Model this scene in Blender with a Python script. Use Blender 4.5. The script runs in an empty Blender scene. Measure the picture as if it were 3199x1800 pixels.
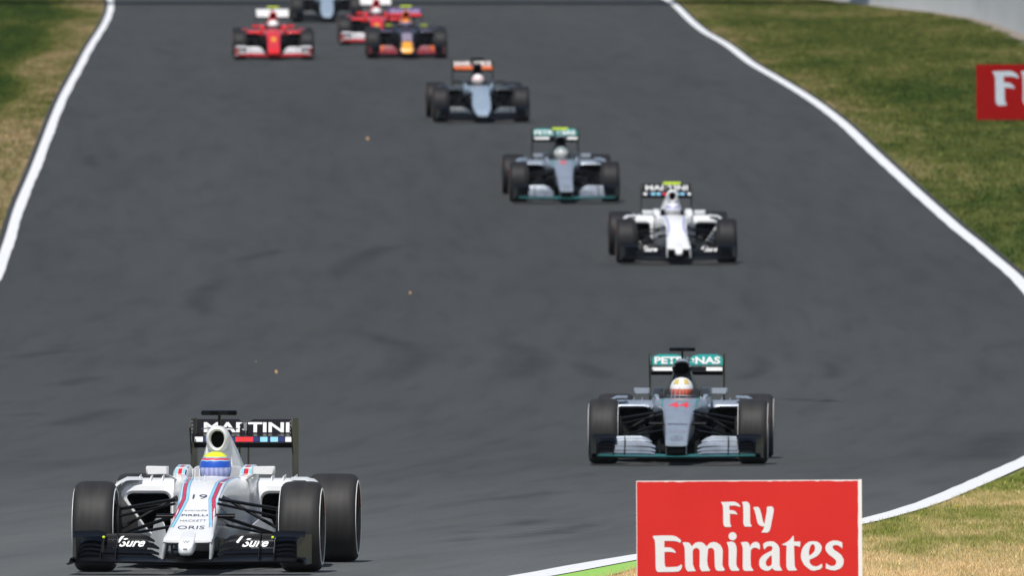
import bpy, bmesh, math, random
import numpy as np
from mathutils import Vector, Matrix
from mathutils.bvhtree import BVHTree
random.seed(7); np.random.seed(7)
R = math.radians
scn = bpy.context.scene
COL = scn.collection

# ------------------------------------------------------------------ camera, light
F, CX, CY, YH, CAMH = 45000.0, 1287.5, 724.5, 461.0, 2.83
cd = bpy.data.cameras.new('camera'); cam = bpy.data.objects.new('camera', cd); COL.objects.link(cam)
cam.location = (0, 0, CAMH)
cam.rotation_euler = (math.pi/2 - (CY-YH)/F, 0, 0)
cd.sensor_width = 36.0; cd.lens = F/2575*36
cd.clip_start = 1.0; cd.clip_end = 6000
cd.dof.use_dof = True; cd.dof.focus_distance = 136.0; cd.dof.aperture_fstop = cd.lens/1000/0.058
cd.dof.aperture_blades = 9
scn.camera = cam

SUN_EL, SUN_AZ = 56.0, -14.0         # azimuth: degrees to the right of straight behind the camera
world = bpy.data.worlds.new('World'); scn.world = world; world.use_nodes = True
wn = world.node_tree; wn.nodes.clear()
sky = wn.nodes.new('ShaderNodeTexSky'); sky.sky_type = 'NISHITA'; sky.sun_disc = False
sky.sun_elevation = R(SUN_EL); sky.sun_rotation = R(180 - SUN_AZ); sky.altitude = 100
sky.air_density = 1.0; sky.dust_density = 1.6; sky.ozone_density = 1.0
bg = wn.nodes.new('ShaderNodeBackground'); bg.inputs['Strength'].default_value = 0.085
wo = wn.nodes.new('ShaderNodeOutputWorld')
wn.links.new(sky.outputs[0], bg.inputs[0]); wn.links.new(bg.outputs[0], wo.inputs[0])
sd = bpy.data.lights.new('sun', 'SUN'); sun = bpy.data.objects.new('sun', sd); COL.objects.link(sun)
sd.energy = 4.3; sd.angle = R(0.53); sd.color = (1.0, 0.965, 0.91)
sv = Vector((math.sin(R(SUN_AZ))*math.cos(R(SUN_EL)), -math.cos(R(SUN_AZ))*math.cos(R(SUN_EL)), math.sin(R(SUN_EL))))
sun.rotation_euler = sv.to_track_quat('Z', 'Y').to_euler()
scn.view_settings.view_transform = 'Standard'; scn.view_settings.look = 'None'
scn.view_settings.gamma = 1; scn.view_settings.exposure = 0.0
try: scn.view_settings.use_curve_mapping = False
except Exception: pass

# ------------------------------------------------------------------ helpers
def tag(o, label=None, cat=None, group=None, kind=None):
    if label: o['label'] = label
    if cat: o['category'] = cat
    if group: o['group'] = group
    if kind: o['kind'] = kind
    return o

def mesh(name, verts, faces, mat, parent=None, smooth=35, fix=True, link=True):
    me = bpy.data.meshes.new(name)
    me.from_pydata([tuple(v) for v in verts], [], faces)
    if fix:
        bm = bmesh.new(); bm.from_mesh(me)
        bmesh.ops.recalc_face_normals(bm, faces=bm.faces); bm.to_mesh(me); bm.free()
    mats = mat if isinstance(mat, (list, tuple)) else [mat]
    for m in mats: me.materials.append(m)
    if smooth:
        me.shade_smooth(); me.set_sharp_from_angle(angle=R(smooth))
    me.update()
    o = bpy.data.objects.new(name, me)
    if link: COL.objects.link(o)
    if parent: o.parent = parent
    return o

class MB:
    def __init__(s): s.v = []; s.f = []
    def add(s, v, f):
        n = len(s.v); s.v += [tuple(p) for p in v]; s.f += [[i+n for i in q] for q in f]; return s
    def box(s, c, d, rot=None):
        x, y, z = d[0]/2, d[1]/2, d[2]/2
        P = [Vector((a, b, e)) for a in (-x, x) for b in (-y, y) for e in (-z, z)]
        if rot: P = [rot @ p for p in P]
        P = [p+Vector(c) for p in P]
        return s.add(P, [[0,1,3,2],[4,6,7,5],[0,4,5,1],[2,3,7,6],[0,2,6,4],[1,5,7,3]])
    def loft(s, rings, cap=True, closed=True):
        n = len(rings[0]); V = [p for r in rings for p in r]; Fc = []
        for i in range(len(rings)-1):
            for j in range(n if closed else n-1):
                k = (j+1) % n
                Fc.append([i*n+j, i*n+k, (i+1)*n+k, (i+1)*n+j])
        if cap: Fc.append(list(range(n))); Fc.append([(len(rings)-1)*n+j for j in range(n)])
        return s.add(V, Fc)
    def bar(s, p0, p1, w, h=None, n=8, up=(0,0,1), w1=None, h1=None):
        # elliptical bar: w across, h along "up"
        h = h or w; p0, p1 = Vector(p0), Vector(p1); d = (p1-p0).normalized()
        a = d.cross(Vector(up)); a = a.normalized() if a.length > 1e-4 else Vector((1,0,0))
        b = a.cross(d).normalized(); rs = []
        for p, ww, hh in ((p0, w, h), (p1, w1 or w, h1 or h)):
            rs.append([p + a*(ww/2*math.cos(t*2*math.pi/n)) + b*(hh/2*math.sin(t*2*math.pi/n)) for t in range(n)])
        return s.loft(rs)
    def prism(s, pts, off):
        # pts: planar outline (3D), extruded by vector off
        n = len(pts); P = [Vector(p) for p in pts]; o = Vector(off)
        return s.loft([P, [p+o for p in P]])
    def lathe_x(s, prof, c=(0,0,0), n=40, closed=True):
        # revolve (x, r) profile about the x axis
        rings = []
        for k in range(n):
            t = 2*math.pi*k/n
            rings.append([Vector((c[0]+x, c[1]+r*math.cos(t), c[2]+r*math.sin(t))) for x, r in prof])
        rings.append(rings[0])
        m = len(prof); V = [p for r in rings[:-1] for p in r]; Fc = []
        for i in range(n):
            for j in range(m if closed else m-1):
                k = (j+1) % m; i2 = (i+1) % n
                Fc.append([i*m+j, i*m+k, i2*m+k, i2*m+j])
        return s.add(V, Fc)
    def build(s, name, mat, parent=None, smooth=35):
        return mesh(name, s.v, s.f, mat, parent, smooth)

def nodes(name):
    m = bpy.data.materials.new(name); m.use_nodes = True
    nt = m.node_tree; b = nt.nodes['Principled BSDF']
    return m, nt, b
def N(nt, t, **kw):
    n = nt.nodes.new(t)
    for k, v in kw.items():
        if k.startswith('i_'):
            n.inputs[k[2:].replace('_', ' ')].default_value = v
        else: setattr(n, k, v)
    return n
def ramp(nt, stops, interp='LINEAR'):
    r = nt.nodes.new('ShaderNodeValToRGB'); r.color_ramp.interpolation = interp
    e = r.color_ramp.elements
    while len(e) < len(stops): e.new(0.5)
    for q, (p, c) in zip(e, stops): q.position = p; q.color = (*c, 1)
    return r
MATS = {}
def paint(name, col, rough=.3, coat=.4, metal=0, dirt=.12, spec=.5):
    if name in MATS: return MATS[name]
    m, nt, b = nodes(name)
    tc = N(nt, 'ShaderNodeTexCoord'); no = N(nt, 'ShaderNodeTexNoise', i_Scale=9.0, i_Detail=5.0)
    nt.links.new(tc.outputs['Object'], no.inputs['Vector'])
    r = ramp(nt, [(0.35, tuple(c*(1-dirt) for c in col)), (0.62, col)])
    nt.links.new(no.outputs['Fac'], r.inputs[0]); nt.links.new(r.outputs[0], b.inputs['Base Color'])
    b.inputs['Roughness'].default_value = rough; b.inputs['Metallic'].default_value = metal
    b.inputs['Coat Weight'].default_value = coat; b.inputs['Coat Roughness'].default_value = .08
    b.inputs['Specular IOR Level'].default_value = spec
    MATS[name] = m; return m

WHITE = paint('white_paint', (.80,.81,.82), .35, .3, dirt=.05)
BLACK = paint('black_paint', (.0045,.005,.007), .36, .03, spec=.16)
CARBON = paint('carbon_fibre', (.005,.0055,.007), .40, .03, spec=.16)
MATT = paint('matt_black', (.010,.010,.011), .75, 0, spec=.2)
HOLE = paint('dark_duct', (.003,.003,.003), .9, 0, spec=.05)
SILVER = paint('silver_paint', (.46,.52,.61), .36, .4, metal=.55)
SILVERW = paint('silver_wing_paint', (.27,.31,.37), .4, .3, metal=.3, dirt=.3)
TEAL = paint('teal_paint', (.0,.36,.33), .35, .4)
TEALD = paint('dark_teal_paint', (.02,.16,.16), .35, .4)
RED = paint('red_paint', (.72,.018,.02), .33, .5)
NAVY = paint('navy_paint', (.006,.013,.11), .35, .4)
LBLUE = paint('light_blue_paint', (.28,.66,.85), .35, .4)
LAV = paint('lavender_paint', (.20,.22,.55), .35, .4)
STRIPE = paint('stripe_red_paint', (.62,.05,.10), .35, .4)
ORANGE = paint('orange_paint', (.75,.14,.015), .35, .4)
YELLOW = paint('yellow_orange_paint', (.95,.40,.02), .4, .2)
LIME = paint('fluorescent_lime', (.62,.80,.03), .5, .1)
LETTERW = paint('white_lettering', (.86,.87,.88), .5, 0, dirt=.02)
LETTERG = paint('grey_lettering', (.22,.23,.28), .5, 0)
LETTERN = paint('dark_lettering', (.05,.06,.11), .5, 0)
LETTERR = paint('red_lettering', (.75,.05,.08), .5, 0)
METAL = paint('bare_metal', (.45,.45,.46), .35, 0, metal=.9)
ENDP = paint('endplate_carbon', (.040,.038,.034), .5, .1, spec=.3)
DGREY = paint('dark_grey_paint', (.035,.04,.045), .4, .1, spec=.3)
BLUE = paint('blue_paint', (.02,.07,.42), .35, .4)
PURPLE = paint('dull_purple_paint', (.16,.12,.30), .35, .4)
SUITW = paint('white_suit_cloth', (.62,.63,.64), .9, 0)
SUITR = paint('red_suit_cloth', (.5,.02,.02), .9, 0)
SUITD = paint('dark_suit_cloth', (.03,.03,.05), .9, 0)
GREEN = paint('bright_green_paint', (.06,.62,.09), .5, .1)
PALEB = paint('pale_blue_silver_paint', (.33,.42,.52), .35, .4, metal=.2)

# tyre rubber
def tyre_mat(name, c0, c1):
  TYRE, nt, b = nodes(name)
  tc = N(nt, 'ShaderNodeTexCoord'); mp = N(nt, 'ShaderNodeMapping'); mp.inputs['Scale'].default_value = (9, 1.2, 1.2)
  no = N(nt, 'ShaderNodeTexNoise', i_Scale=2.2, i_Detail=6.0)
  nt.links.new(tc.outputs['Object'], mp.inputs[0]); nt.links.new(mp.outputs[0], no.inputs['Vector'])
  r = ramp(nt, [(.3, c0), (.7, c1)])
  nt.links.new(no.outputs['Fac'], r.inputs[0]); nt.links.new(r.outputs[0], b.inputs['Base Color'])
  b.inputs['Roughness'].default_value = .60; b.inputs['Specular IOR Level'].default_value = .30
  n2 = N(nt, 'ShaderNodeTexNoise', i_Scale=140.0, i_Detail=3.0); bp = N(nt, 'ShaderNodeBump', i_Strength=.15, i_Distance=.003)
  nt.links.new(tc.outputs['Object'], n2.inputs['Vector']); nt.links.new(n2.outputs['Fac'], bp.inputs['Height']); nt.links.new(bp.outputs[0], b.inputs['Normal'])
  return TYRE
TYRE = tyre_mat('tyre_rubber', (.015,.015,.016), (.031,.030,.030)); TYRED = tyre_mat('dark_tyre_rubber', (.008,.008,.010), (.015,.015,.017))
BANDG = paint('dull_band', (.10,.105,.10), .6, 0)

def banded(name, stops, rough=.25, axis=2, lo=-.13, hi=.13, wob=0.0):
    m, nt, b = nodes(name)
    tc = N(nt, 'ShaderNodeTexCoord'); sx = N(nt, 'ShaderNodeSeparateXYZ'); nt.links.new(tc.outputs['Object'], sx.inputs[0])
    mr = N(nt, 'ShaderNodeMapRange'); mr.inputs['From Min'].default_value = lo; mr.inputs['From Max'].default_value = hi
    src = sx.outputs[axis]
    if wob:
        w = N(nt, 'ShaderNodeMath', operation='SINE'); k = N(nt, 'ShaderNodeMath', operation='MULTIPLY'); k.inputs[1].default_value = 95
        nt.links.new(sx.outputs[0], k.inputs[0]); nt.links.new(k.outputs[0], w.inputs[0])
        q = N(nt, 'ShaderNodeMath', operation='MULTIPLY_ADD'); q.inputs[1].default_value = wob
        nt.links.new(w.outputs[0], q.inputs[0]); nt.links.new(src, q.inputs[2]); src = q.outputs[0]
    nt.links.new(src, mr.inputs[0]); r = ramp(nt, stops, 'CONSTANT')
    nt.links.new(mr.outputs[0], r.inputs[0]); nt.links.new(r.outputs[0], b.inputs['Base Color'])
    b.inputs['Roughness'].default_value = rough; b.inputs['Coat Weight'].default_value = .5
    return m

# ------------------------------------------------------------------ ground profile
KD = [0, 90, 180, 225, 267, 293, 333, 398, 420.6, 459, 500, 620, 900, 1600]
KZ = [0, 0, 0, .62, 1.64, 2.53, 3.98, 5.6, 6.13, 7.0, 7.95, 10.2, 14, 20]
def pchip(xs, ys):
    n = len(xs); h = [xs[i+1]-xs[i] for i in range(n-1)]; d = [(ys[i+1]-ys[i])/h[i] for i in range(n-1)]
    m = [d[0]] + [0 if d[i-1]*d[i] <= 0 else 2*d[i-1]*d[i]/(d[i-1]+d[i]) for i in range(1, n-1)] + [d[-1]]
    def f(x):
        if x <= xs[0]: return ys[0]+m[0]*(x-xs[0])
        if x >= xs[-1]: return ys[-1]+m[-1]*(x-xs[-1])
        i = max(k for k in range(n-1) if xs[k] <= x)
        t = (x-xs[i])/h[i]
        return ((2*t**3-3*t*t+1)*ys[i]+(t**3-2*t*t+t)*h[i]*m[i]+(-2*t**3+3*t*t)*ys[i+1]+(t**3-t*t)*h[i]*m[i+1])
    return f
gz_s = pchip(KD, KZ)
STEP = 2.0
STA = [ -60+STEP*i for i in range(int(760/STEP)+1)]
STZ = np.array([gz_s(y) if y > 0 else 0 for y in STA]); STA = np.array(STA)
def gz(y): return float(np.interp(y, STA, STZ))
def ground_at(px, py):
    lo, hi = 60.0, 690.0
    for _ in range(50):
        mid = (lo+hi)/2
        if YH+(CAMH-gz(mid))*F/mid > py: lo = mid
        else: hi = mid
    return (px-CX)*lo/F, lo

# edge curves of the track (outer edges of the white lines), X as function of distance
def curve_from(pts, before, after):
    P = sorted([(d, x) for x, d in [ground_at(*p) for p in pts]] + before + after)
    return pchip([p[0] for p in P], [p[1] for p in P])
LPX = [(271,2),(202,147),(147,249),(109,342),(78,422),(40,511),(4,622)]
RPX = [(1692,2),(1775,75),(1838,112),(1898,157),(1963,195),(2060,255),(2142,318),(2186,360),(2300,465),(2412,565),(2492,630),(2588,715)]
RPX2 = [(2575,1175),(2470,1222),(2350,1271),(2260,1298),(2175,1319),(1597,1411),(1440,1441),(1330,1460)]
leftX = curve_from(LPX, [(-60,-60),(60,-24),(110,-14),(150,-10.0),(200,-8.15),(238,-7.72),(257,-7.58)], [(560,-14.2),(700,-22)])
RP = curve_from(RPX+RPX2, [(-60,-40),(60,-17),(100,-6.6)], [(560,3.6),(700,0)])
RP = curve_from(RPX+RPX2, [(-60,-40),(60,-17),(100,-6.6),(188,5.74),(198,6.32),(210,6.85),(225,7.25),(240,7.42)], [(560,3.6),(700,0)])
rightX = RP

def strip(name, f0, f1, dz, y0, y1, mat, parent=None, nx=1, uv=False):
    ys = [y for y in STA if y0 <= y <= y1]; V = []; Fc = []; UV = []
    for y in ys:
        a, c = f0(y), f1(y)
        for i in range(nx+1):
            t = i/nx; V.append((a+(c-a)*t, y, gz(y)+dz)); UV.append(((a+(c-a)*t)-c, y))
    for i in range(len(ys)-1):
        for j in range(nx):
            k = i*(nx+1)+j; Fc.append([k, k+1, k+nx+2, k+nx+1])
    o = mesh(name, V, Fc, mat, parent, smooth=0, fix=False)
    if uv:
        l = o.data.uv_layers.new(name='UVMap')
        for lp in o.data.loops: l.data[lp.index].uv = UV[lp.vertex_index]
    return o

# ------------------------------------------------------------------ ground materials
def grass_material(name, blade=False):
    m, nt, b = nodes(name)
    ge = N(nt, 'ShaderNodeNewGeometry')
    def noise(scale, sx, sy, det=4.0, off=0.0):
        mp = N(nt, 'ShaderNodeMapping'); mp.inputs['Scale'].default_value = (sx, sy, 0.0); mp.inputs['Location'].default_value = (off, off, 0)
        nt.links.new(ge.outputs['Position'], mp.inputs[0])
        n = N(nt, 'ShaderNodeTexNoise', i_Scale=scale, i_Detail=det, i_Roughness=.6)
        nt.links.new(mp.outputs[0], n.inputs['Vector']); return n
    big = noise(1, .42, .060, 3.0, 3.1); mid = noise(1, 2.4, .30, 5.0, 9.0); fine = noise(1, 30, 12, 4.0)
    add = N(nt, 'ShaderNodeMath', operation='MULTIPLY_ADD'); add.inputs[1].default_value = .55
    nt.links.new(mid.outputs['Fac'], add.inputs[0])
    sc = N(nt, 'ShaderNodeMath', operation='MULTIPLY'); sc.inputs[1].default_value = .62; nt.links.new(big.outputs['Fac'], sc.inputs[0])
    nt.links.new(sc.outputs[0], add.inputs[2])
    # near ground is dry straw, farther ground greener; the verge by the line is dry too
    sx = N(nt, 'ShaderNodeSeparateXYZ'); nt.links.new(ge.outputs['Position'], sx.inputs[0])
    dry = ramp(nt, [(0.0, (.95,)*3), (.132/1, (.95,)*3), (.150, (.58,)*3), (.19, (.34,)*3), (.30, (.18,)*3), (.36, (.12,)*3), (.50, (.34,)*3)])
    md = N(nt, 'ShaderNodeMath', operation='DIVIDE'); md.inputs[1].default_value = 1000.0
    nt.links.new(sx.outputs[1], md.inputs[0]); nt.links.new(md.outputs[0], dry.inputs[0])
    at = N(nt, 'ShaderNodeAttribute', attribute_name='verge')
    mx = N(nt, 'ShaderNodeMath', operation='MAXIMUM'); nt.links.new(dry.outputs[0], mx.inputs[0]); nt.links.new(at.outputs['Fac'], mx.inputs[1])
    mn = N(nt, 'ShaderNodeMath', operation='MINIMUM'); mn.inputs[1].default_value = 0.0; nt.links.new(at.outputs['Fac'], mn.inputs[0])
    ad = N(nt, 'ShaderNodeMath', operation='ADD'); nt.links.new(mx.outputs[0], ad.inputs[0]); nt.links.new(mn.outputs[0], ad.inputs[1])
    s2 = N(nt, 'ShaderNodeMath', operation='MULTIPLY_ADD'); s2.inputs[1].default_value = .42
    nt.links.new(ad.outputs[0], s2.inputs[0]); nt.links.new(add.outputs[0], s2.inputs[2])
    s3 = N(nt, 'ShaderNodeMath', operation='SUBTRACT'); s3.inputs[1].default_value = .225; nt.links.new(s2.outputs[0], s3.inputs[0])
    r = ramp(nt, [(.20, (.034,.070,.008)), (.30, (.050,.088,.011)), (.40, (.078,.106,.017)), (.50, (.133,.148,.032)), (.60, (.215,.195,.070)), (.70, (.335,.262,.130)), (.85, (.43,.315,.175))])
    nt.links.new(s3.outputs[0], r.inputs[0])
    rf = ramp(nt, [(.3, (.74,)*3), (.7, (1.18,)*3)]); nt.links.new(fine.outputs['Fac'], rf.inputs[0])
    mix = N(nt, 'ShaderNodeMix', data_type='RGBA', blend_type='MULTIPLY'); mix.inputs[0].default_value = 1
    nt.links.new(r.outputs[0], mix.inputs[6]); nt.links.new(rf.outputs[0], mix.inputs[7])
    out = mix.outputs[2]
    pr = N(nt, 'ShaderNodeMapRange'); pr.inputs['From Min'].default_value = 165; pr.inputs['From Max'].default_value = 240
    pr.inputs['To Min'].default_value = 1.5; pr.inputs['To Max'].default_value = .78; nt.links.new(sx.outputs[1], pr.inputs[0])  # near grass brightened, far grass dimmed: light put into the colour
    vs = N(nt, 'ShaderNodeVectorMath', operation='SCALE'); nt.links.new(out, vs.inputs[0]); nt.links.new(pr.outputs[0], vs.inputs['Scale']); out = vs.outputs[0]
    if blade:
        a2 = N(nt, 'ShaderNodeAttribute', attribute_name='tint')
        m2 = N(nt, 'ShaderNodeMix', data_type='RGBA', blend_type='MULTIPLY'); m2.inputs[0].default_value = 1
        nt.links.new(out, m2.inputs[6]); nt.links.new(a2.outputs['Color'], m2.inputs[7]); out = m2.outputs[2]
    nt.links.new(out, b.inputs['Base Color']); b.inputs['Roughness'].default_value = .85; b.inputs['Specular IOR Level'].default_value = .15
    return m
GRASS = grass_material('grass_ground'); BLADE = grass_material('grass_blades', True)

ASPH, nt, b = nodes('asphalt')
uvn = N(nt, 'ShaderNodeUVMap'); uvn.uv_map = 'UVMap'
def rn(sx, sy, det=4.0, ro=.55, off=0.0):
    mp = N(nt, 'ShaderNodeMapping'); mp.inputs['Scale'].default_value = (sx, sy, 1); mp.inputs['Location'].default_value = (off, off*.7, 0)
    nt.links.new(uvn.outputs[0], mp.inputs[0]); n = N(nt, 'ShaderNodeTexNoise', i_Scale=1.0, i_Detail=det, i_Roughness=ro)
    nt.links.new(mp.outputs[0], n.inputs['Vector']); return n
n1 = rn(.35, .012, 3.0); n2 = rn(1.6, .10, 5.0, off=4); n3 = rn(26, 9, 5.0, .7); n4 = rn(.9, .035, 2.0, off=11)
r1 = ramp(nt, [(.3, (.0415,.0440,.0445)), (.7, (.0505,.0530,.0525))]); nt.links.new(n1.outputs['Fac'], r1.inputs[0])
r2 = ramp(nt, [(.34, (.93,)*3), (.62, (1.04,)*3)]); nt.links.new(n2.outputs['Fac'], r2.inputs[0])
r3 = ramp(nt, [(.3, (.84,)*3), (.7, (1.15,)*3)]); nt.links.new(n3.outputs['Fac'], r3.inputs[0])
r4 = ramp(nt, [(.55, (1,)*3), (.68, (.90,.91,.92)), (.75, (.97,)*3)]); nt.links.new(n4.outputs['Fac'], r4.inputs[0])
n5 = rn(3.2, .16, 3.0, .6, 21); r5 = ramp(nt, [(.36, (.87,.88,.90)), (.50, (1,)*3)]); nt.links.new(n5.outputs['Fac'], r5.inputs[0])
cur = r1.outputs[0]
for q in (r2, r3, r4, r5):
    mx = N(nt, 'ShaderNodeMix', data_type='RGBA', blend_type='MULTIPLY'); mx.inputs[0].default_value = 1
    nt.links.new(cur, mx.inputs[6]); nt.links.new(q.outputs[0], mx.inputs[7]); cur = mx.outputs[2]
# surface colour gets paler towards the camera
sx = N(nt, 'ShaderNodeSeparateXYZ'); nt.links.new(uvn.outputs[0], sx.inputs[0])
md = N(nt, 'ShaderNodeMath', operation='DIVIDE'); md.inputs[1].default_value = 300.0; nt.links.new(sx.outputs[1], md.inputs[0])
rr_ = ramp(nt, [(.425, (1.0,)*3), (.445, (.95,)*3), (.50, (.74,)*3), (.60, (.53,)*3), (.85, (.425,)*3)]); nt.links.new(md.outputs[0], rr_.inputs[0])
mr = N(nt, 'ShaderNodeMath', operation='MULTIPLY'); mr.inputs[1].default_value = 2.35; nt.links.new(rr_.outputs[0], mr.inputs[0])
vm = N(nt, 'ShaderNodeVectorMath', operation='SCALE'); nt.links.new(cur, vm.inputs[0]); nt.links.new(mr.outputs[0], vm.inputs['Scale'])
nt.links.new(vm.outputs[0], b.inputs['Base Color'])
b.inputs['Roughness'].default_value = .88; b.inputs['Specular IOR Level'].default_value = .25
bp = N(nt, 'ShaderNodeBump', i_Strength=.35, i_Distance=.01); nt.links.new(n3.outputs['Fac'], bp.inputs['Height']); nt.links.new(bp.outputs[0], b.inputs['Normal'])

def worn(name, col, col2, sc=(14, 5)):
    m, nt, b = nodes(name); ge = N(nt, 'ShaderNodeNewGeometry'); mp = N(nt, 'ShaderNodeMapping'); mp.inputs['Scale'].default_value = (sc[0], sc[1], 1)
    no = N(nt, 'ShaderNodeTexNoise', i_Scale=1.0, i_Detail=6.0, i_Roughness=.65)
    nt.links.new(ge.outputs['Position'], mp.inputs[0]); nt.links.new(mp.outputs[0], no.inputs['Vector'])
    r = ramp(nt, [(.30, col2), (.42, col)]); nt.links.new(no.outputs['Fac'], r.inputs[0]); nt.links.new(r.outputs[0], b.inputs['Base Color'])
    b.inputs['Roughness'].default_value = .75
    return m
LINE = worn('line_paint', (.74,.75,.76), (.55,.56,.57)); GREENP = worn('green_kerb_paint', (.30,.55,.10), (.17,.33,.05))
EDGE = worn('dark_edge_asphalt', (.035,.036,.037), (.02,.02,.02)); CONC = worn('barrier_concrete', (.64,.67,.69), (.52,.55,.58), (.5, .5))
GRAVEL = worn('gravel_dirt', (.24,.20,.16), (.14,.12,.10), (3, 1)); RUB = paint('rubber_mark', (.055,.057,.061), .8, 0, dirt=.3); SEAM = paint('asphalt_seam', (.115,.12,.12), .9, 0, dirt=.4)

# ------------------------------------------------------------------ ground, road, lines
def verge(o):
    me = o.data; a = me.attributes.new('verge', 'FLOAT', 'POINT')
    co = np.zeros(len(me.vertices)*3); me.vertices.foreach_get('co', co); co = co.reshape(-1, 3)
    val = np.zeros(len(co), dtype=np.float32)
    for i, (x, y, z) in enumerate(co):
        val[i] = verge_val(x, y)
    a.data.foreach_set('value', val)
_LT = np.array([leftX(y) for y in STA]); _RT = np.array([rightX(y) for y in STA])
def verge_val(x, y):
    l, r = np.interp(y, STA, _LT), np.interp(y, STA, _RT)
    if x < l+.3:
        d_ = (l-x)+.25*math.sin(y*.11)
        return float(np.interp(d_, [0, .9, 1.25, 1.7], [.72, .55, .0, -.42]))
    k = 1.0 if y > 330 else max(0, (y-260)/70.0)
    return float(.55*k*np.clip(1.0-(x-r)/2.0, 0, 1)) if x > r-.3 else 0.0
V = []; Fc = []
xs_off = [-.2, .4, .8, 1.2, 1.8, 2.6, 4, 8, 16, 40, 120, 400]
ys = list(STA[::2])
for y in ys:
    l, r = leftX(y), rightX(y)
    row = [l-o for o in reversed(xs_off)] + [r+o for o in xs_off]
    for x in row: V.append((x, y, gz(y)-.012))
n = len(xs_off)*2
for i in range(len(ys)-1):
    for j in range(n-1):
        k = i*n+j; Fc.append([k, k+1, k+n+1, k+n])
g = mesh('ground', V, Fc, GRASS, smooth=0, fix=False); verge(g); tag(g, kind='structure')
# far ground sheet beyond the profile, reaching the horizon
zf = gz(700)-.05
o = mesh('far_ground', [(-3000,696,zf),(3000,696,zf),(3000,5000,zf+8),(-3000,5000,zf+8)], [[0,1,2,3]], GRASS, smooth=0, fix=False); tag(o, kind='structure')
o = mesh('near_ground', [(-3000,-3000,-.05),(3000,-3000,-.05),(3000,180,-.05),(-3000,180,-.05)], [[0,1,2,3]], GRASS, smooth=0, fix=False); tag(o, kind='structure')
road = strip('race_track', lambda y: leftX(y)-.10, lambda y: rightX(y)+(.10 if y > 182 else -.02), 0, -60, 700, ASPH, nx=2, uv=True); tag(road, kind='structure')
def linew(y): return .168+.007*math.sin(y*.37)+.006*math.sin(y*1.7)
def lw_r(y):   # the inner line is broader where the bend tightens
    return float(np.interp(y, [120, 150, 165, 185, 210, 500], [.34, .21, .22, .24, .20, .19]))+.006*math.sin(y*1.3)
strip('edge_line', lambda y: leftX(y), lambda y: leftX(y)+linew(y), .004, 60, 690, LINE, road)
strip('edge_line', lambda y: rightX(y)-lw_r(y), lambda y: rightX(y), .004, 60, 690, LINE, road)
def kerbx(y): return rightX(y)+float(np.interp(y, [100, 128, 134, 138], [.9, .42, .22, .0]))
k = strip('green_runoff', lambda y: rightX(y)+.03, kerbx, .003, 90, 138, GREENP); tag(k, kind='structure')

def mark(pts, w, name, mat, dz=.005):
    G = [ground_at(*p) for p in pts]; V = []; Fc = []
    Q = []
    for i in range(len(G)-1):
        for k in range(5): Q.append((G[i][0]+(G[i+1][0]-G[i][0])*k/5, G[i][1]+(G[i+1][1]-G[i][1])*k/5))
    Q.append(G[-1])
    for i, (x, y) in enumerate(Q):
        a = Q[max(0, i-1)]; c = Q[min(len(Q)-1, i+1)]; d = Vector((c[0]-a[0], c[1]-a[1])).normalized(); nrm = Vector((-d.y, d.x))
        ww = w/2*(math.sin(math.pi*(i+.6)/(len(Q)+.2))**.5)
        for s in (-1, 1):
            X = x+nrm.x*ww*s; Y = y+nrm.y*ww*s; V.append((X, Y, gz(Y)+dz))
    for i in range(len(Q)-1): Fc.append([2*i, 2*i+1, 2*i+3, 2*i+2])
    return mesh(name, V, Fc, mat, road, smooth=0, fix=False)
RUBS, nt, b = nodes('soft_rubber_mark')
b.inputs['Base Color'].default_value = (.022,.023,.025,1); b.inputs['Roughness'].default_value = .8
uvn = N(nt, 'ShaderNodeUVMap'); uvn.uv_map = 'UVMap'; sx = N(nt, 'ShaderNodeSeparateXYZ'); nt.links.new(uvn.outputs[0], sx.inputs[0])
k1 = ramp(nt, [(0, (0,)*3), (.5, (1,)*3), (1, (0,)*3)], 'EASE'); nt.links.new(sx.outputs[0], k1.inputs[0])
k2 = ramp(nt, [(0, (0,)*3), (.3, (1,)*3), (.7, (1,)*3), (1, (0,)*3)], 'EASE'); nt.links.new(sx.outputs[1], k2.inputs[0])
nz = N(nt, 'ShaderNodeTexNoise', i_Scale=2.0, i_Detail=5.0); ge_ = N(nt, 'ShaderNodeNewGeometry'); nt.links.new(ge_.outputs['Position'], nz.inputs['Vector'])
q1 = N(nt, 'ShaderNodeMath', operation='MULTIPLY'); nt.links.new(k1.outputs[0], q1.inputs[0]); nt.links.new(k2.outputs[0], q1.inputs[1])
q2 = N(nt, 'ShaderNodeMath', operation='MULTIPLY'); nt.links.new(q1.outputs[0], q2.inputs[0]); nt.links.new(nz.outputs['Fac'], q2.inputs[1])
q3 = N(nt, 'ShaderNodeMath', operation='MULTIPLY'); nt.links.new(q2.outputs[0], q3.inputs[0]); q3.inputs[1].default_value = .42
nt.links.new(q3.outputs[0], b.inputs['Alpha'])
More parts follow.
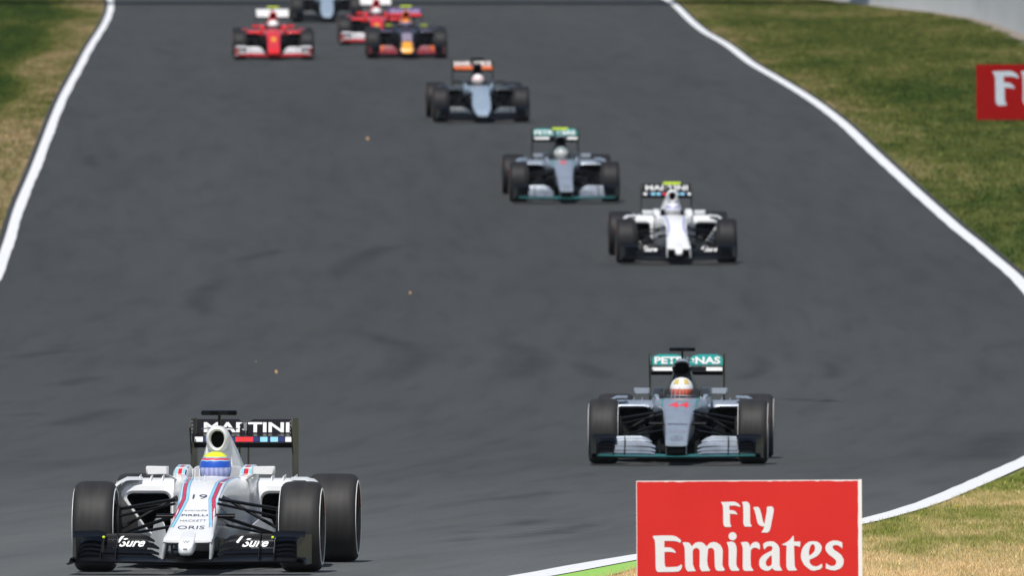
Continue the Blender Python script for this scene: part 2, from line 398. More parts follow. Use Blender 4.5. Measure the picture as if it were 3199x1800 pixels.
def soft(pts, w, dz):
    G = [Vector(ground_at(*p)) for p in pts]; Q = []
    for i in range(len(G)-1):
        p0, p1, p2, p3 = G[max(0,i-1)], G[i], G[i+1], G[min(len(G)-1,i+2)]
        for k in range(8):
            t = k/8; Q.append(.5*((2*p1)+(p2-p0)*t+(2*p0-5*p1+4*p2-p3)*t*t+(3*p1-p0-3*p2+p3)*t**3))
    Q.append(G[-1]); V = []; Fc = []; UV = []; n = len(Q)
    for i, q in enumerate(Q):
        d = (Q[min(n-1,i+1)]-Q[max(0,i-1)]).normalized(); nr = Vector((-d.y, d.x))
        for j in range(2):
            p = q+nr*w*(j-.5); V.append((p.x, p.y, gz(p.y)+dz)); UV.append((j, i/(n-1)))
    for i in range(n-1): Fc.append([2*i, 2*i+1, 2*i+3, 2*i+2])
    o = mesh('rubber_mark', V, Fc, RUBS, road, 0, fix=False); l = o.data.uv_layers.new(name='UVMap')
    for lp in o.data.loops: l.data[lp.index].uv = UV[lp.vertex_index]
def A_(u, v): return (241.5+.5312*u, 402.5+.5312*v)
def B_(u, v): return (1529.5+.406*u, 644+.406*v)
def C_(u, v): return (.25*u, 724.5+.25*v)
def D_(u, v): return (1207.5+.531*u, 1046.5+.531*v)
def E_(u, v): return (1127+.1484*u, 1308+.1484*v)
for k, (fn, pts, w) in enumerate([
  (A_, [(1120,790),(1330,840),(1480,890),(1515,940),(1440,1010),(1330,1050)], .75), (A_, [(1850,830),(2010,895),(2075,950),(2030,1010),(1930,1055)], .8),
  (A_, [(640,500),(560,590),(495,650),(495,700),(600,760)], .6), (A_, [(1080,600),(1200,490),(1330,430),(1480,395)], .8), (A_, [(640,490),(780,450),(900,420)], .6),
  (A_, [(2300,960),(2370,1010),(2400,1040)], .5), (B_, [(850,600),(945,660),(940,710),(880,750),(800,780)], .45), (B_, [(1330,645),(1395,700),(1385,740),(1340,770)], .4),
  (B_, [(2570,1070),(2400,1170),(2190,1290)], 1.1), (B_, [(1080,880),(1300,900),(1480,895)], .8), (C_, [(0,740),(280,680),(600,640),(1050,640)], .6), (C_, [(500,1400),(700,1350),(950,1280),(1250,1200)], .7),
  (C_, [(0,1290),(250,1280),(420,1260)], .5), (C_, [(580,1000),(760,950),(1050,880)], .6), (D_, [(0,405),(200,385),(400,355)], .5), (D_, [(0,590),(300,560),(600,505)], .45),
  (E_, [(0,240),(400,210),(820,195)], .3), (E_, [(0,385),(300,345),(520,310)], .3), (E_, [(780,250),(1200,240),(1700,235),(2200,225),(2576,250)], .45), (E_, [(1100,120),(1350,50),(1500,10)], .4), (E_, [(2100,115),(2576,95)], .3),
  (lambda u, v: (u, v), [(385,118),(400,126),(425,132),(455,134)], .35), (lambda u, v: (u, v), [(224,388),(226,405),(232,420)], .4)]):
    soft([fn(*p) for p in pts], w, .006+.0006*k)
mark([(55,594),(550,597)], .10, 'asphalt_joint', SEAM)

# ------------------------------------------------------------------ summer haze
HZ = bpy.data.materials.new('haze_air'); HZ.use_nodes = True; nt = HZ.node_tree; nt.nodes.clear()
pv = nt.nodes.new('ShaderNodeVolumePrincipled'); pv.inputs['Color'].default_value = (.80,.88,1.0,1); pv.inputs['Density'].default_value = .00004; pv.inputs['Anisotropy'].default_value = 0.0
mo_ = nt.nodes.new('ShaderNodeOutputMaterial'); nt.links.new(pv.outputs[0], mo_.inputs['Volume'])
hz = MB().box((0,1000,10.7),(6200,8200,24.2)).build('haze', HZ, None, 0); tag(hz, kind='stuff')

# ------------------------------------------------------------------ concrete wall (top right) with dirt at its foot
WP = [ground_at(*p) for p in [(2134,2),(2247,17),(2397,34),(2491,52),(2575,82),(2640,112)]]
WP = [(8.6, 515)] + WP; WP = sorted(WP, key=lambda p: p[1])
wf = pchip([p[1] for p in WP], [p[0] for p in WP])
wy0, wy1 = WP[0][1]-40, 560
ysw = np.arange(wy0, wy1, 4.0)
root = bpy.data.objects.new('concrete_wall', None); COL.objects.link(root); root.location = (wf(450), 450, gz(450))
tag(root, 'pale grey concrete barrier wall beyond the right-hand grass bank', 'wall')
def wx(y): return wf(y) if y >= WP[0][1] else wf(WP[0][1])+(WP[0][1]-y)*.09
for i in range(0, len(ysw)-1):
    rings = []
    for y in (ysw[i]+.02, ysw[i+1]-.02):
        x = wx(y); z = gz(y)-.05
        rings.append([Vector(p)-root.location for p in [(x-.12,y,z),(x+.3,y,z),(x+.2,y,z+2.4),(x,y,z+2.4),(x-.06,y,z+1.2)]])
    MB().loft(rings).build('wall_panel', CONC, root, 0)
strip('dirt_strip', lambda y: wx(y)-.55-.2*math.sin(y*.5), lambda y: wx(y)+.4, .0, 400, 540, GRAVEL).__setitem__('kind', 'structure')

# ------------------------------------------------------------------ unseen bridge added above the frame to cast shade on the far track
fb = bpy.data.objects.new('shade_bridge', None); COL.objects.link(fb); fb.location = (-3, 489, gz(489))
tag(fb, 'unseen long bridge added over the track to cast a band of shade', 'bridge')
def loc(mb): mb.v = [tuple(Vector(p)-fb.location) for p in mb.v]; return mb
gb = gz(489)
loc(MB().box((-3,489,gb+6.2),(46,5,.5))).build('deck', CONC, fb, 0)
for s in (-1, 1): loc(MB().box((-3,489+s*2.4,gb+7.0),(46,.12,1.1))).build('parapet', CONC, fb, 0)
for x in (-25, 18): loc(MB().box((x,489,gb+3.0),(1.0,3,5.9))).build('pier', CONC, fb, 0)

# ------------------------------------------------------------------ grass blades
def blades(name, n, sample, h, w, label, bright=(.75, 1.3)):
    P = sample(n); n = len(P)
    hs = np.random.uniform(h[0], h[1], n)*np.random.uniform(.6, 1, n); ws = np.random.uniform(w[0], w[1], n)
    a = np.random.uniform(-.9, .9, n); lx = np.random.normal(0, .35, n)*hs; ly = np.random.normal(0, .35, n)*hs
    z = np.interp(P[:,1], STA, STZ)-.012
    V = np.zeros((n, 3, 3)); dx = np.cos(a)*ws/2; dy = np.sin(a)*ws/2
    V[:,0] = np.stack([P[:,0]-dx, P[:,1]-dy, z], 1); V[:,1] = np.stack([P[:,0]+dx, P[:,1]+dy, z], 1)
    V[:,2] = np.stack([P[:,0]+lx, P[:,1]+ly, z+hs], 1)
    me = bpy.data.meshes.new(name); me.vertices.add(n*3); me.vertices.foreach_set('co', V.reshape(-1))
    me.loops.add(n*3); me.loops.foreach_set('vertex_index', np.arange(n*3)); me.polygons.add(n)
    me.polygons.foreach_set('loop_start', np.arange(0, n*3, 3)); me.update(calc_edges=True)
    t = np.random.uniform(bright[0], bright[1], n); hue = np.random.uniform(-.12, .12, n)
    C = np.ones((n, 3, 4)); C[:,:,0] = (t*(1+hue))[:,None]; C[:,:,1] = t[:,None]; C[:,:,2] = (t*(1-hue))[:,None]
    sp = np.random.rand(n) < .006; C[sp,:,:3] = 3.0
    ca = me.color_attributes.new('tint', 'FLOAT_COLOR', 'POINT'); ca.data.foreach_set('color', C.reshape(-1))
    va = me.attributes.new('verge', 'FLOAT', 'POINT')
    vv = np.array([verge_val(x, y) for x, y in P[:,:2]], dtype=np.float32); va.data.foreach_set('value', np.repeat(vv, 3))
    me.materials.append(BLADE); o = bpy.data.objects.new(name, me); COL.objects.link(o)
    return tag(o, label, 'grass', kind='stuff')
def inside(P, margin=.5):   # keep what the view could see, with a margin
    return np.abs(P[:,0]) < (CX/F)*P[:,1]+margin
def near_s(n):
    y = np.random.uniform(112, 172, n); x = np.random.uniform(-1.5, 6, n); r = np.interp(y, STA, _RT)
    kx = np.array([kerbx(t) for t in y]); e = np.maximum(r-.02+np.random.rand(n)*.07, kx-np.random.rand(n)**3*.12)
    P = np.stack([x, y], 1); return P[(x > e) & inside(P)]
def far_r(n):
    y = 165+(np.random.rand(n)**1.0)*350; r = np.interp(y, STA, _RT); x = r+.12+np.random.rand(n)*12
    P = np.stack([x, y], 1); wl = np.array([wx(t) for t in y]); return P[inside(P) & (x < wl-.5)]
def far_l(n):
    y = 200+np.random.rand(n)*310; l = np.interp(y, STA, _LT); x = l-.12-np.random.rand(n)*8
    P = np.stack([x, y], 1); return P[inside(P)]
blades('grass', 420000, near_s, (.018,.05), (.004,.010), 'dry straw and green grass beside the red board at the bend')
blades('grass', 330000, far_r, (.03,.075), (.02,.045), 'green mown grass bank right of the track', (.8, 1.2))
blades('grass', 260000, far_l, (.03,.07), (.02,.045), 'green grass with a dry verge left of the track', (.8, 1.2))

# ------------------------------------------------------------------ lettering
_tc = {}
def text_geo(s, bold=0.0):
    k = (s, bold)
    if k in _tc: return _tc[k]
    cu = bpy.data.curves.new('t', 'FONT'); cu.body = s; cu.offset = bold; cu.resolution_u = 3; cu.fill_mode = 'FRONT'
    ob = bpy.data.objects.new('t', cu); COL.objects.link(ob); bpy.context.view_layer.update()
    me = ob.to_mesh(); v = np.array([tuple(q.co)[:2] for q in me.vertices]); f = [list(p.vertices) for p in me.polygons]
    ob.to_mesh_clear(); bpy.data.objects.remove(ob); bpy.data.curves.remove(cu)
    mn, mxx = v.min(0), v.max(0); v = (v-(mn+mxx)/2)/(mxx-mn)
    _tc[k] = (v, f); return _tc[k]
def bvh_of(objs):
    V = []; Fc = []
    for o in objs:
        n = len(V); V += [Vector(v.co) for v in o.data.vertices]; Fc += [[i+n for i in p.vertices] for p in o.data.polygons]
    return BVHTree.FromPolygons(V, Fc)
def project(tree, pts, off=.004, y0=-4.0):
    out = []
    for x, z in pts:
        h = tree.ray_cast(Vector((x, y0, z)), Vector((0, 1, 0)))
        out.append(None if h[0] is None else h[0]-Vector((0, off, 0))+Vector((0, 0, off*.3)))
    return out
def decal(name, tree, v2, faces, mat, parent, off=.004):
    P = project(tree, v2, off); ids = {}; V = []; Fc = []
    for f in faces:
        if any(P[i] is None for i in f): continue
        ys = [P[i].y for i in f]
        if max(ys)-min(ys) > .7: continue
        q = []
        for i in f:
            if i not in ids: ids[i] = len(V); V.append(P[i])
            q.append(ids[i])
        Fc.append(q)
    if name == 'stripe' and V:
        comp = list(range(len(V)))
        def fd(i):
            while comp[i] != i: i = comp[i]
            return i
        for q in Fc:
            for i in q[1:]: comp[fd(i)] = fd(q[0])
        cnt = {}
        for q in Fc: cnt[fd(q[0])] = cnt.get(fd(q[0]), 0)+1
        k_ = max(cnt, key=cnt.get); Fc = [q for q in Fc if fd(q[0]) == k_]
        us = sorted({i for q in Fc for i in q}); mp_ = {i: k for k, i in enumerate(us)}
        V = [V[i] for i in us]; Fc = [[mp_[i] for i in q] for q in Fc]
    if V: return mesh(name, V, Fc, mat, parent, smooth=0, fix=False)
def text_decal(tree, s, xc, zc, w, h, mat, parent, bold=0.0, off=.004):
    v, f = text_geo(s, bold)
    return decal('lettering', tree, [(xc+a*w, zc+c*h) for a, c in v], f, mat, parent, off)
def ribbon(tree, pts, o0, o1, mat, parent, name='stripe', off=.003):
    # pts: (x, z) centre line; offsets in x
    Q = []
    for i in range(len(pts)-1):
        for k in range(6): t = k/6; Q.append((pts[i][0]+(pts[i+1][0]-pts[i][0])*t, pts[i][1]+(pts[i+1][1]-pts[i][1])*t))
    Q.append(pts[-1]); v = []; f = []
    for x, z in Q: v += [(x+o0, z), (x+o1, z)]
    for i in range(len(Q)-1): f.append([2*i, 2*i+1, 2*i+3, 2*i+2])
    return decal(name, tree, v, f, mat, parent, off)
def rect_decal(tree, x0, x1, z0, z1, mat, parent, name='panel_colour', off=.003, nx=6, nz=12):
    v = [(x0+(x1-x0)*i/nx, z0+(z1-z0)*j/nz) for j in range(nz+1) for i in range(nx+1)]
    f = [[j*(nx+1)+i, j*(nx+1)+i+1, (j+1)*(nx+1)+i+1, (j+1)*(nx+1)+i] for j in range(nz) for i in range(nx)]
    return decal(name, tree, v, f, mat, parent, off)

# ------------------------------------------------------------------ racing car (front axle at the origin, nose towards -Y)
def sect(y, hw, zb, zt, dep=0.0, x0=0.0):
    h = zt-zb
    if dep:
        half = [(0,zb),(.55*hw,zb),(.82*hw,zb+.03),(hw,zb+.3*h),(hw,zb+.7*h),(.98*hw,zt-.03),(.93*hw,zt),(.80*hw,zt-.004),(.74*hw,zt-dep),(.4*hw,zt-dep),(0,zt-dep)]
    else:
        half = [(0,zb),(.5*hw,zb+.002*h),(.82*hw,zb+.08*h),(hw,zb+.3*h),(hw,zb+.62*h),(.985*hw,zb+.82*h),(.93*hw,zb+.93*h),(.82*hw,zt-.02*h),(.6*hw,zt-.003),(.3*hw,zt),(0,zt)]
    ring = [(x, z) for x, z in half] + [(-x, z) for x, z in reversed(half[1:-1])]
    return [Vector((x0+x, y, z)) for x, z in ring]
def rrect(y, x0, x1, z0, z1, r, n=4, x_skew=0.0):
    P = []
    for cx, cz, a0 in ((x1-r, z0+r, -90), (x1-r, z1-r, 0), (x0+r, z1-r, 90), (x0+r, z0+r, 180)):
        for k in range(n+1):
            a = R(a0+90*k/n); P.append(Vector((cx+r*math.cos(a)+x_skew*(cz-z0), y, cz+r*math.sin(a))))
    return P
def mir(rings): return [[Vector((-p.x, p.y, p.z)) for p in r] for r in rings]
def wing(st, n=7):
    # st: (x, y_le, z_le, chord, pitch deg, thickness) -> airfoil loft
    rings = []
    for x, y, z, c, p, t in st:
        a = R(p); up = []; dn = []
        for k in range(n+1):
            s = k/n; th = t*(2.9*math.sqrt(s+.001)*(1-s)*.75+.08); cb = -.10*c*4*s*(1-s)*.6
            up.append((s*c, cb+th/2)); dn.append((s*c, cb-th/2))
        ring = up + list(reversed(dn))
        rings.append([Vector((x, y+u*math.cos(a)-v*math.sin(a), z+u*math.sin(a)+v*math.cos(a))) for u, v in ring])
    return MB().loft(rings)

def make_wheel(car, x, y, w, side, tag_col, nut=True):
    r0 = .33
    wo_ = w/2
    rim = MB()
    # barrel, outer dish and spokes
    rim.lathe_x([(-wo_+.03,.215),(wo_-.03,.215),(wo_-.012,.222),(wo_-.012,.200),(wo_-.05,.195),(-wo_+.05,.195),(-wo_+.012,.2),(-wo_+.012,.222)], n=36)
    rim.lathe_x([(side*(wo_-.06),.001),(side*(wo_-.05),.055),(side*(wo_-.065),.075),(side*(wo_-.11),.075),(side*(wo_-.11),.001)], n=20)
    for k in range(9):
        a = 2*math.pi*k/9
        p0 = (side*(wo_-.075), .06*math.cos(a), .06*math.sin(a)); p1 = (side*(wo_-.04), .2*math.cos(a), .2*math.sin(a))
        rim.bar(p0, p1, .026, .02, 6, up=(1,0,0))
    o = rim.build('wheel', DGREY, car, 40); o.location = (x, y, r0)
    t = MB()
    prof = [(-wo_+.022,.214),(-wo_+.004,.245),(-wo_,.268),(-wo_+.003,.292),(-wo_+.014,.310),(-wo_+.032,.3225),(-wo_+.06,.3285),(-wo_+.1,.330),
            (wo_-.1,.330),(wo_-.06,.3285),(wo_-.032,.3225),(wo_-.014,.310),(wo_-.003,.292),(wo_,.268),(wo_-.004,.245),(wo_-.022,.214)]
    t.lathe_x(prof, n=56); t.build('tyre', TYRE if tag_col is not BANDG else TYRED, o, 60)
    for s in (-1, 1):
        MB().lathe_x([(s*(wo_+.0015),.281),(s*(wo_+.0015),.262),(s*(wo_-.002),.262),(s*(wo_-.002),.281)], n=56).build('sidewall_band', tag_col, o, 40)
    # maker's word on the outer sidewall as curved blocks between the bands
    m = MB()
    for a0 in (20, 200):
        for k in range(6):
            a = R(a0+k*8.5); m.box((side*(wo_+.0005), .2475*math.cos(a), .2475*math.sin(a)), (.003, .024, .017), Matrix.Rotation(a-math.pi/2, 3, 'X'))
    m.build('sidewall_mark', ORANGE, o, 0)
    MB().lathe_x([(side*(wo_-.055),.001),(side*(wo_-.02),.001),(side*(wo_-.02),.02),(side*(wo_-.055),.03)], n=12).build('wheel_nut', METAL, o)
    MB().lathe_x([(-side*(wo_-.02),.001),(-side*(wo_-.02),.17),(-side*(wo_+.03),.15),(-side*(wo_+.045),.001)], n=20).build('brake_duct', MATT, o)
    return o

NOSES = {
 'duck': [(-1.15,.135,.125,.16),(-1.1,.152,.12,.24),(-.95,.158,.13,.30),(-.7,.155,.17,.36),(-.4,.145,.20,.43),(0,.150,.22,.52),(.25,.165,.21,.60),(.45,.185,.20,.650)],
 'twin': [(-1.00,.176,.232,.250),(-.93,.180,.220,.272),(-.75,.174,.215,.315),(-.5,.167,.22,.380),(-.25,.163,.23,.455),(0,.163,.23,.535),(.25,.172,.21,.610),(.45,.182,.20,.650)],
 'flat': [(-1.02,.108,.195,.225),(-.97,.112,.185,.245),(-.7,.118,.20,.31),(-.4,.130,.21,.40),(-.15,.142,.22,.475),(.1,.158,.22,.555),(.3,.175,.21,.615),(.45,.19,.20,.650)],
 'long': [(-1.15,.115,.14,.175),(-1.1,.130,.13,.21),(-.9,.138,.15,.27),(-.6,.142,.18,.35),(-.3,.148,.20,.43),(0,.155,.22,.52),(.25,.165,.21,.60),(.45,.185,.20,.650)],
 'snow': [(-1.05,.095,.12,.16),(-.98,.125,.12,.22),(-.8,.165,.15,.29),(-.5,.18,.20,.37),(-.25,.183,.22,.45),(0,.187,.23,.53),(.25,.193,.21,.605),(.45,.20,.20,.650)],
}
def make_car(L):
    car = bpy.data.objects.new('racing_car', None); COL.objects.link(car)
    body = L['body']; P = {}
    # monocoque with cockpit opening
    secs = [sect(*s) for s in NOSES[L['nose']]]
    secs += [sect(.8,.215,.15,.664), sect(1.08,.270,.12,.672), sect(1.10,.275,.12,.674,.03), sect(1.16,.285,.12,.68,.20), sect(1.35,.300,.10,.705,.25), sect(1.55,.305,.10,.722,.25), sect(1.72,.300,.10,.728,.20), sect(1.80,.29,.10,.725)]
    secs += [sect(2.2,.25,.10,.66), sect(2.8,.19,.10,.56), sect(3.4,.13,.12,.47), sect(3.75,.08,.2,.38)]
    if L.get('slim'):
        for r_ in secs:
            if .2 < r_[0].y < 1.12:
                for p in r_:
                    if p.z > .5: p.z = .5+(p.z-.5)*.88
            if r_[0].y > .2:
                z0_, z1_ = r_[0].z, max(p.z for p in r_)
                for p in r_:
                    q = (p.z-z0_)/(z1_-z0_)
                    if q < .72: p.x *= .55+.45*(q/.72)**1.5
    mono = MB().loft(secs).build('monocoque', L['nosecol'], car, 38)
    tree = bvh_of([mono])
    def shade_lower(o, test):  # black faces paint in the shadow low on the body and pods
        o.data.materials.append(BLACK)
        for p in o.data.polygons:
            if test(p.center): p.material_index = 1
    if L.get('slim'): shade_lower(mono, lambda c: c.y > .12 and c.z < .50)
    # engine cover and roll hoop
    def cov(y, zb, zt, wb, wt, e=.8):
        pts = []
        for k in range(17):
            a = math.pi*k/16; s = max(0, math.sin(a)); f = s**e
            W = wb+(wt-wb)*f**1.3
            pts.append(Vector((math.copysign(abs(math.cos(a))**.62, math.cos(a))*W, y, zb+(zt-zb)*f)))
        return pts
    A = L['airbox']
    cover = MB().loft([cov(1.70,.62,1.035,.115,.080), cov(1.85,.58,1.04,.16,.088), cov(2.1,.54,1.015,.21,.07), cov(2.5,.50,.935,.22,.04), cov(2.9,.45,.84,.20,.022), cov(3.3,.40,.75,.15,.014), cov(3.75,.34,.64,.08,.008)]).build('engine_cover', L['cover'], car, 40)
    def oval(y, cx, cz, hx, hz, n=24, egg=.12):
        return [Vector((cx+hx*math.cos(2*math.pi*k/n)*(1+egg*math.sin(2*math.pi*k/n)), y, cz+hz*math.sin(2*math.pi*k/n))) for k in range(n)]
    ks = L.get('intake', 1.0)
    lip = MB().loft([oval(1.74,0,.93,.088,.105), oval(1.64,0,.935,.086,.108), oval(1.58,0,.938,.074,.096), oval(1.565,0,.94,.062*ks,.080), oval(1.58,0,.94,.054*ks,.070), oval(1.66,0,.94,.048*ks,.062)], cap=False).build('intake_lip', A, car, 60)
    if L.get('slim') and A is SILVER:
        lip.data.materials.append(BLACK)
        for p in lip.data.polygons:
            if p.center.z < .965: p.material_index = 1
    MB().loft([oval(1.655,0,.94,.05*ks,.064), oval(1.68,0,.94,.045*ks,.058), oval(1.69,0,.94,.02,.02)]).build('intake_duct', HOLE, car, 0)
    MB().loft([rrect(1.60,-.055,.055,.70,.86,.03), rrect(1.72,-.09,.09,.66,.90,.04), rrect(1.8,-.1,.1,.62,.9,.04)]).build('roll_hoop_pillar', L.get('pillar', A), car, 50)
    # cockpit side pads
    for s in (-1, 1):
        pad = MB().loft([[Vector((s*x, y, z)) for x, z in [(.188,zb),(.298,zb),(.298,zt-.025),(.282,zt),(.208,zt),(.191,zt-.02)]] for y, zb, zt in ((1.22,.66,.69),(1.32,.66,.735),(1.6,.66,.755),(1.72,.66,.75))]).build('cockpit_pad', L.get('pad', body), car, 50)
        if L.get('stripes'):
            tp = bvh_of([pad]); c = s*.244
            if L['stripes'] == 'full':
                ribbon(tp, [(c,.685),(c,.752)], -.014, .014, RED, car)
                for q in (-.038, .018): ribbon(tp, [(c,.685),(c,.752)], q, q+.020, LBLUE, car)
                ribbon(tp, [(c,.685),(c,.752)], *((-.018,-.014) if s > 0 else (.038,.046)), NAVY, car)
    MB().loft([rrect(1.64,-.175,.175,.50,.735,.04), rrect(1.69,-.185,.185,.50,.745,.04)]).build('headrest', DGREY if L.get('slim') else L.get('barge', WHITE), car, 40)
    # windscreen lip, antennas
    MB().loft([[Vector((x, 1.06+.05*(x/.2)**2, z)) for x, z in ((-.16+.32*k/8, .672) for k in range(9))], [Vector((x, 1.09+.05*(x/.2)**2, z)) for x, z in ((-.16+.32*k/8, .680-.008*(abs(k-4)/4)) for k in range(9))]], cap=False, closed=False).build('windscreen', L.get('screen', body), car, 60)
    for x, y, h in ((-.05,.62,.075), (.0,.5,.10 if L['nose'] == 'flat' else .03), (-.085,.66,.07)):
        MB().bar((x,y,.655),(x+.002,y+.01,.665+h),.008,.018,6,up=(0,1,0)).build('antenna', L.get('ant', body), car)
    # sidepods
    SP = [(1.50,.30,.700,.22,.600),(1.56,.27,.715,.20,.632),(1.75,.23,.725,.19,.652),(2.05,.18,.725,.19,.650),(2.5,.14,.69,.15,.60),(2.95,.1,.53,.13,.51),(3.35,.06,.33,.13,.43),(3.8,.04,.17,.16,.36)]
    for s in (-1, 1):
        SPL = [(y, x0, x1, z0, .45+(z1-.45)*.82 if L.get('slim') and z1 > .45 else z1) for y, x0, x1, z0, z1 in SP]
        rings = [rrect(y, x0, x1, z0, z1, .07 if y < 3 else .05) for y, x0, x1, z0, z1 in SPL]
        inner = [rrect(1.50,.335,.672,.305,.548,.06), rrect(1.9,.36,.62,.33,.52,.05)]
        shell = [rrect(1.515,.315,.69,.285,.575,.07)] + rings[1:]
        rr = [rrect(1.515,.338,.668,.25,.545,.055), rrect(1.495,.326,.682,.236,.565,.065)] + rings
        def undercut(rs, amt):
            for q in rs:
                k_ = amt*max(0, min(1, (2.6-q[0].y)/.6))
                for p in q: p.x -= max(0, .52-p.z)*k_*max(0, (p.x-.33)/.37)
            return rs
        rr = undercut(rr, .75)
        rr = mir(rr) if s < 0 else rr
        pod = MB().loft(rr, cap=False).build('sidepod', L['pod'], car, 50)
        if L.get('slim'): shade_lower(pod, lambda c: c.z < .545)
        di = undercut([rrect(1.512,.337,.669,.249,.546,.055), rrect(1.85,.36,.64,.27,.53,.05)], .75)
        di = mir(di) if s < 0 else di
        V = [p for r_ in di for p in r_]; m = len(di[0])
        MB().loft(di, cap=False).add([p for p in di[1]], [list(range(m))]).build('radiator_duct', HOLE, car, 0)
        # horizontal splitter fins above the inlet, turning vane, mirror
        vane = MB().loft([[Vector((s*(xo), yy, zz)) for xo, yy in ((.735,1.36),(.752,1.5),(.748,1.75),(.738,1.75),(.742,1.5),(.728,1.36))] for zz in (.09,.30,.55)], cap=True)
        vane.loft([[Vector((s*xo, yy, zz)) for xo, yy, zz in pts] for pts in (
            [(.752,1.38,.54),(.752,1.66,.56),(.742,1.66,.56),(.742,1.38,.54)],
            [(.735,1.40,.61),(.735,1.64,.63),(.722,1.64,.62),(.722,1.40,.60)],
            [(.665,1.44,.655),(.665,1.62,.665),(.665,1.62,.652),(.665,1.44,.643)],
            [(.55,1.5,.655),(.55,1.62,.665),(.55,1.62,.652),(.55,1.5,.643)])])
        vane.build('turning_vane', L.get('vane', body), car, 40)
        for k in range(3):
            x = .40+.085*k
            zf = .034 if L.get('slim') else 0; MB().prism([(s*x,1.53,.622-zf),(s*(x+.004),1.80,.650-zf),(s*(x+.004),1.80,.680-zf),(s*x,1.60,.668-zf)], (s*.006,0,0)).build('pod_fin', L['pod'], car, 0)
        # mirror
        mc = Vector((s*.392, 1.02, .722)); w2 = .083
        mr_ = [[mc+Vector((s*x, y, z)) for x, z in ((-w2*f,-.030*f),(w2*f*.9,-.034*f),(w2*f,-.02*f),(w2*f,.026*f),(w2*f*.9,.032*f),(-w2*f,.030*f))] for y, f in ((-.045,.82),(-.03,.97),(.03,1.0),(.035,.9))]
        mo = MB().loft(mr_).build('mirror', L['mirror'], car, 50)
        MB().loft([[mc+Vector((s*x, .0365, z)) for x, z in ((-.068,-.022),(.062,-.022),(.062,.022),(-.068,.022))], [mc+Vector((s*x, .039, z)) for x, z in ((-.066,-.02),(.06,-.02),(.06,.02),(-.066,.02))]]).build('mirror_glass', METAL, mo, 0)
        MB().bar((s*.335,1.02,.70),(s*.262,1.10,.655),.030,.010,8,up=(0,0,1)).build('mirror_stay', L['mirror'], car)
        # barge boards
        bb = MB().loft([[Vector((s*x, y, z)) for z, x in ((.07,xx+.05),(.22,xx+.02),(zt,xx),(zt,xx-.008),(.22,xx+.012),(.07,xx+.04))] for y, xx, zt in ((.72,.30,.20),(.85,.33,.33),(1.05,.38,.38),(1.25,.43,.36),(1.38,.46,.26))])
        bb.build('barge_board', L.get('barge', CARBON), car, 50)
        bb = MB().loft([[Vector((s*x, y, z)) for z, x in ((.07,xx),(zt,xx-.02),(zt,xx-.028),(.07,xx-.01))] for y, xx, zt in ((1.0,.50,.16),(1.15,.55,.24),(1.4,.62,.24))])
        bb.build('barge_board', CARBON, car, 50)
        # radiator deflector under the nose (hanging vane)
        MB().loft([[Vector((s*x, y, z)) for z, x in ((.10,xx),(.24,xx+.01),(.24,xx+.004),(.10,xx-.008))] for y, xx in ((-.35,.17),(-.1,.19),(.15,.20))]).build('under_nose_vane', CARBON, car, 50)
        # front suspension
        arms = [((.155,-.12,.530),(.60,.0,.455),.05,.024),((.165,.30,.520),(.60,.02,.450),.05,.022),((.15,-.16,.415),(.60,-.02,.262),.055,.026),((.165,.34,.335),(.60,.02,.258),.05,.022),
                ((.165,.10,.545),(.60,.04,.300),.026,.024),((.155,-.22,.500),(.60,-.10,.400),.035,.020)]
        for p0, p1, w, h in arms:
            MB().bar((s*p0[0],p0[1],p0[2]),(s*p1[0],p1[1],p1[2]),w,h,8,w1=w*.8).build('suspension_arm', L.get('arms', CARBON), car)
        # upright with brake drum
        MB().loft([rrect(-.13,.595,.66,.20,.47,.03), rrect(.05,.575,.66,.19,.49,.03), rrect(.17,.60,.66,.22,.46,.03)] if s > 0 else mir([rrect(-.13,.595,.66,.20,.47,.03), rrect(.05,.575,.66,.19,.49,.03), rrect(.17,.60,.66,.22,.46,.03)])).build('brake_scoop', MATT, car, 40)
        # nose camera pods
        MB().bar((s*.14,-.28,.412),(s*.285,-.28,.412),.075,.034,12,up=(0,0,1)).build('nose_camera', L.get('nosecam', BLACK), car, 40)
        # rear suspension, driveshaft
        for p0, p1, w, h in (((.10,3.0,.42),(.58,3.48,.44),.035,.015),((.08,3.7,.40),(.58,3.52,.44),.035,.015),((.12,3.0,.22),(.58,3.48,.24),.035,.015),((.08,3.75,.22),(.58,3.52,.24),.035,.015),((.08,3.5,.31),(.56,3.5,.33),.05,.05)):
            MB().bar((s*p0[0],p0[1],p0[2]),(s*p1[0],p1[1],p1[2]),w,h,8).build('suspension_arm', CARBON, car)
        # wheels
        make_wheel(car, s*.752, 0, .298, s, L['band']); make_wheel(car, s*.718, 3.5, .365, s, L['band'])
        MB().loft([rrect(3.36,.50,.565,.22,.46,.03), rrect(3.64,.50,.565,.22,.46,.03)] if s > 0 else mir([rrect(3.36,.50,.565,.22,.46,.03), rrect(3.64,.50,.565,.22,.46,.03)])).build('brake_scoop', MATT, car, 40)
    # floor, tray, plank, diffuser
    fl = [(-.24,.95),(.24,.95),(.28,1.35),(.70,1.40),(.70,2.9),(.52,3.1),(.50,3.65),(-.50,3.65),(-.52,3.1),(-.70,2.9),(-.70,1.40),(-.28,1.35)]
    MB().prism([(x,y,.062) for x, y in fl], (0,0,.018)).build('floor', CARBON, car, 0)
    MB().box((0,2.2,.048),(.30,2.5,.02)).build('plank', MATT, car, 0)
    MB().loft([rrect(1.0,-.16,.16,.085,.20,.03), rrect(1.5,-.25,.25,.085,.24,.04)]).build('splitter', CARBON, car, 40)
    df = MB(); df.loft([[Vector((x,y,z)) for x in (-.5,.5)]+[Vector((x,y,z+.015)) for x in (.5,-.5)] for y, z in ((3.655,.075),(3.8,.10),(4.0,.185))])
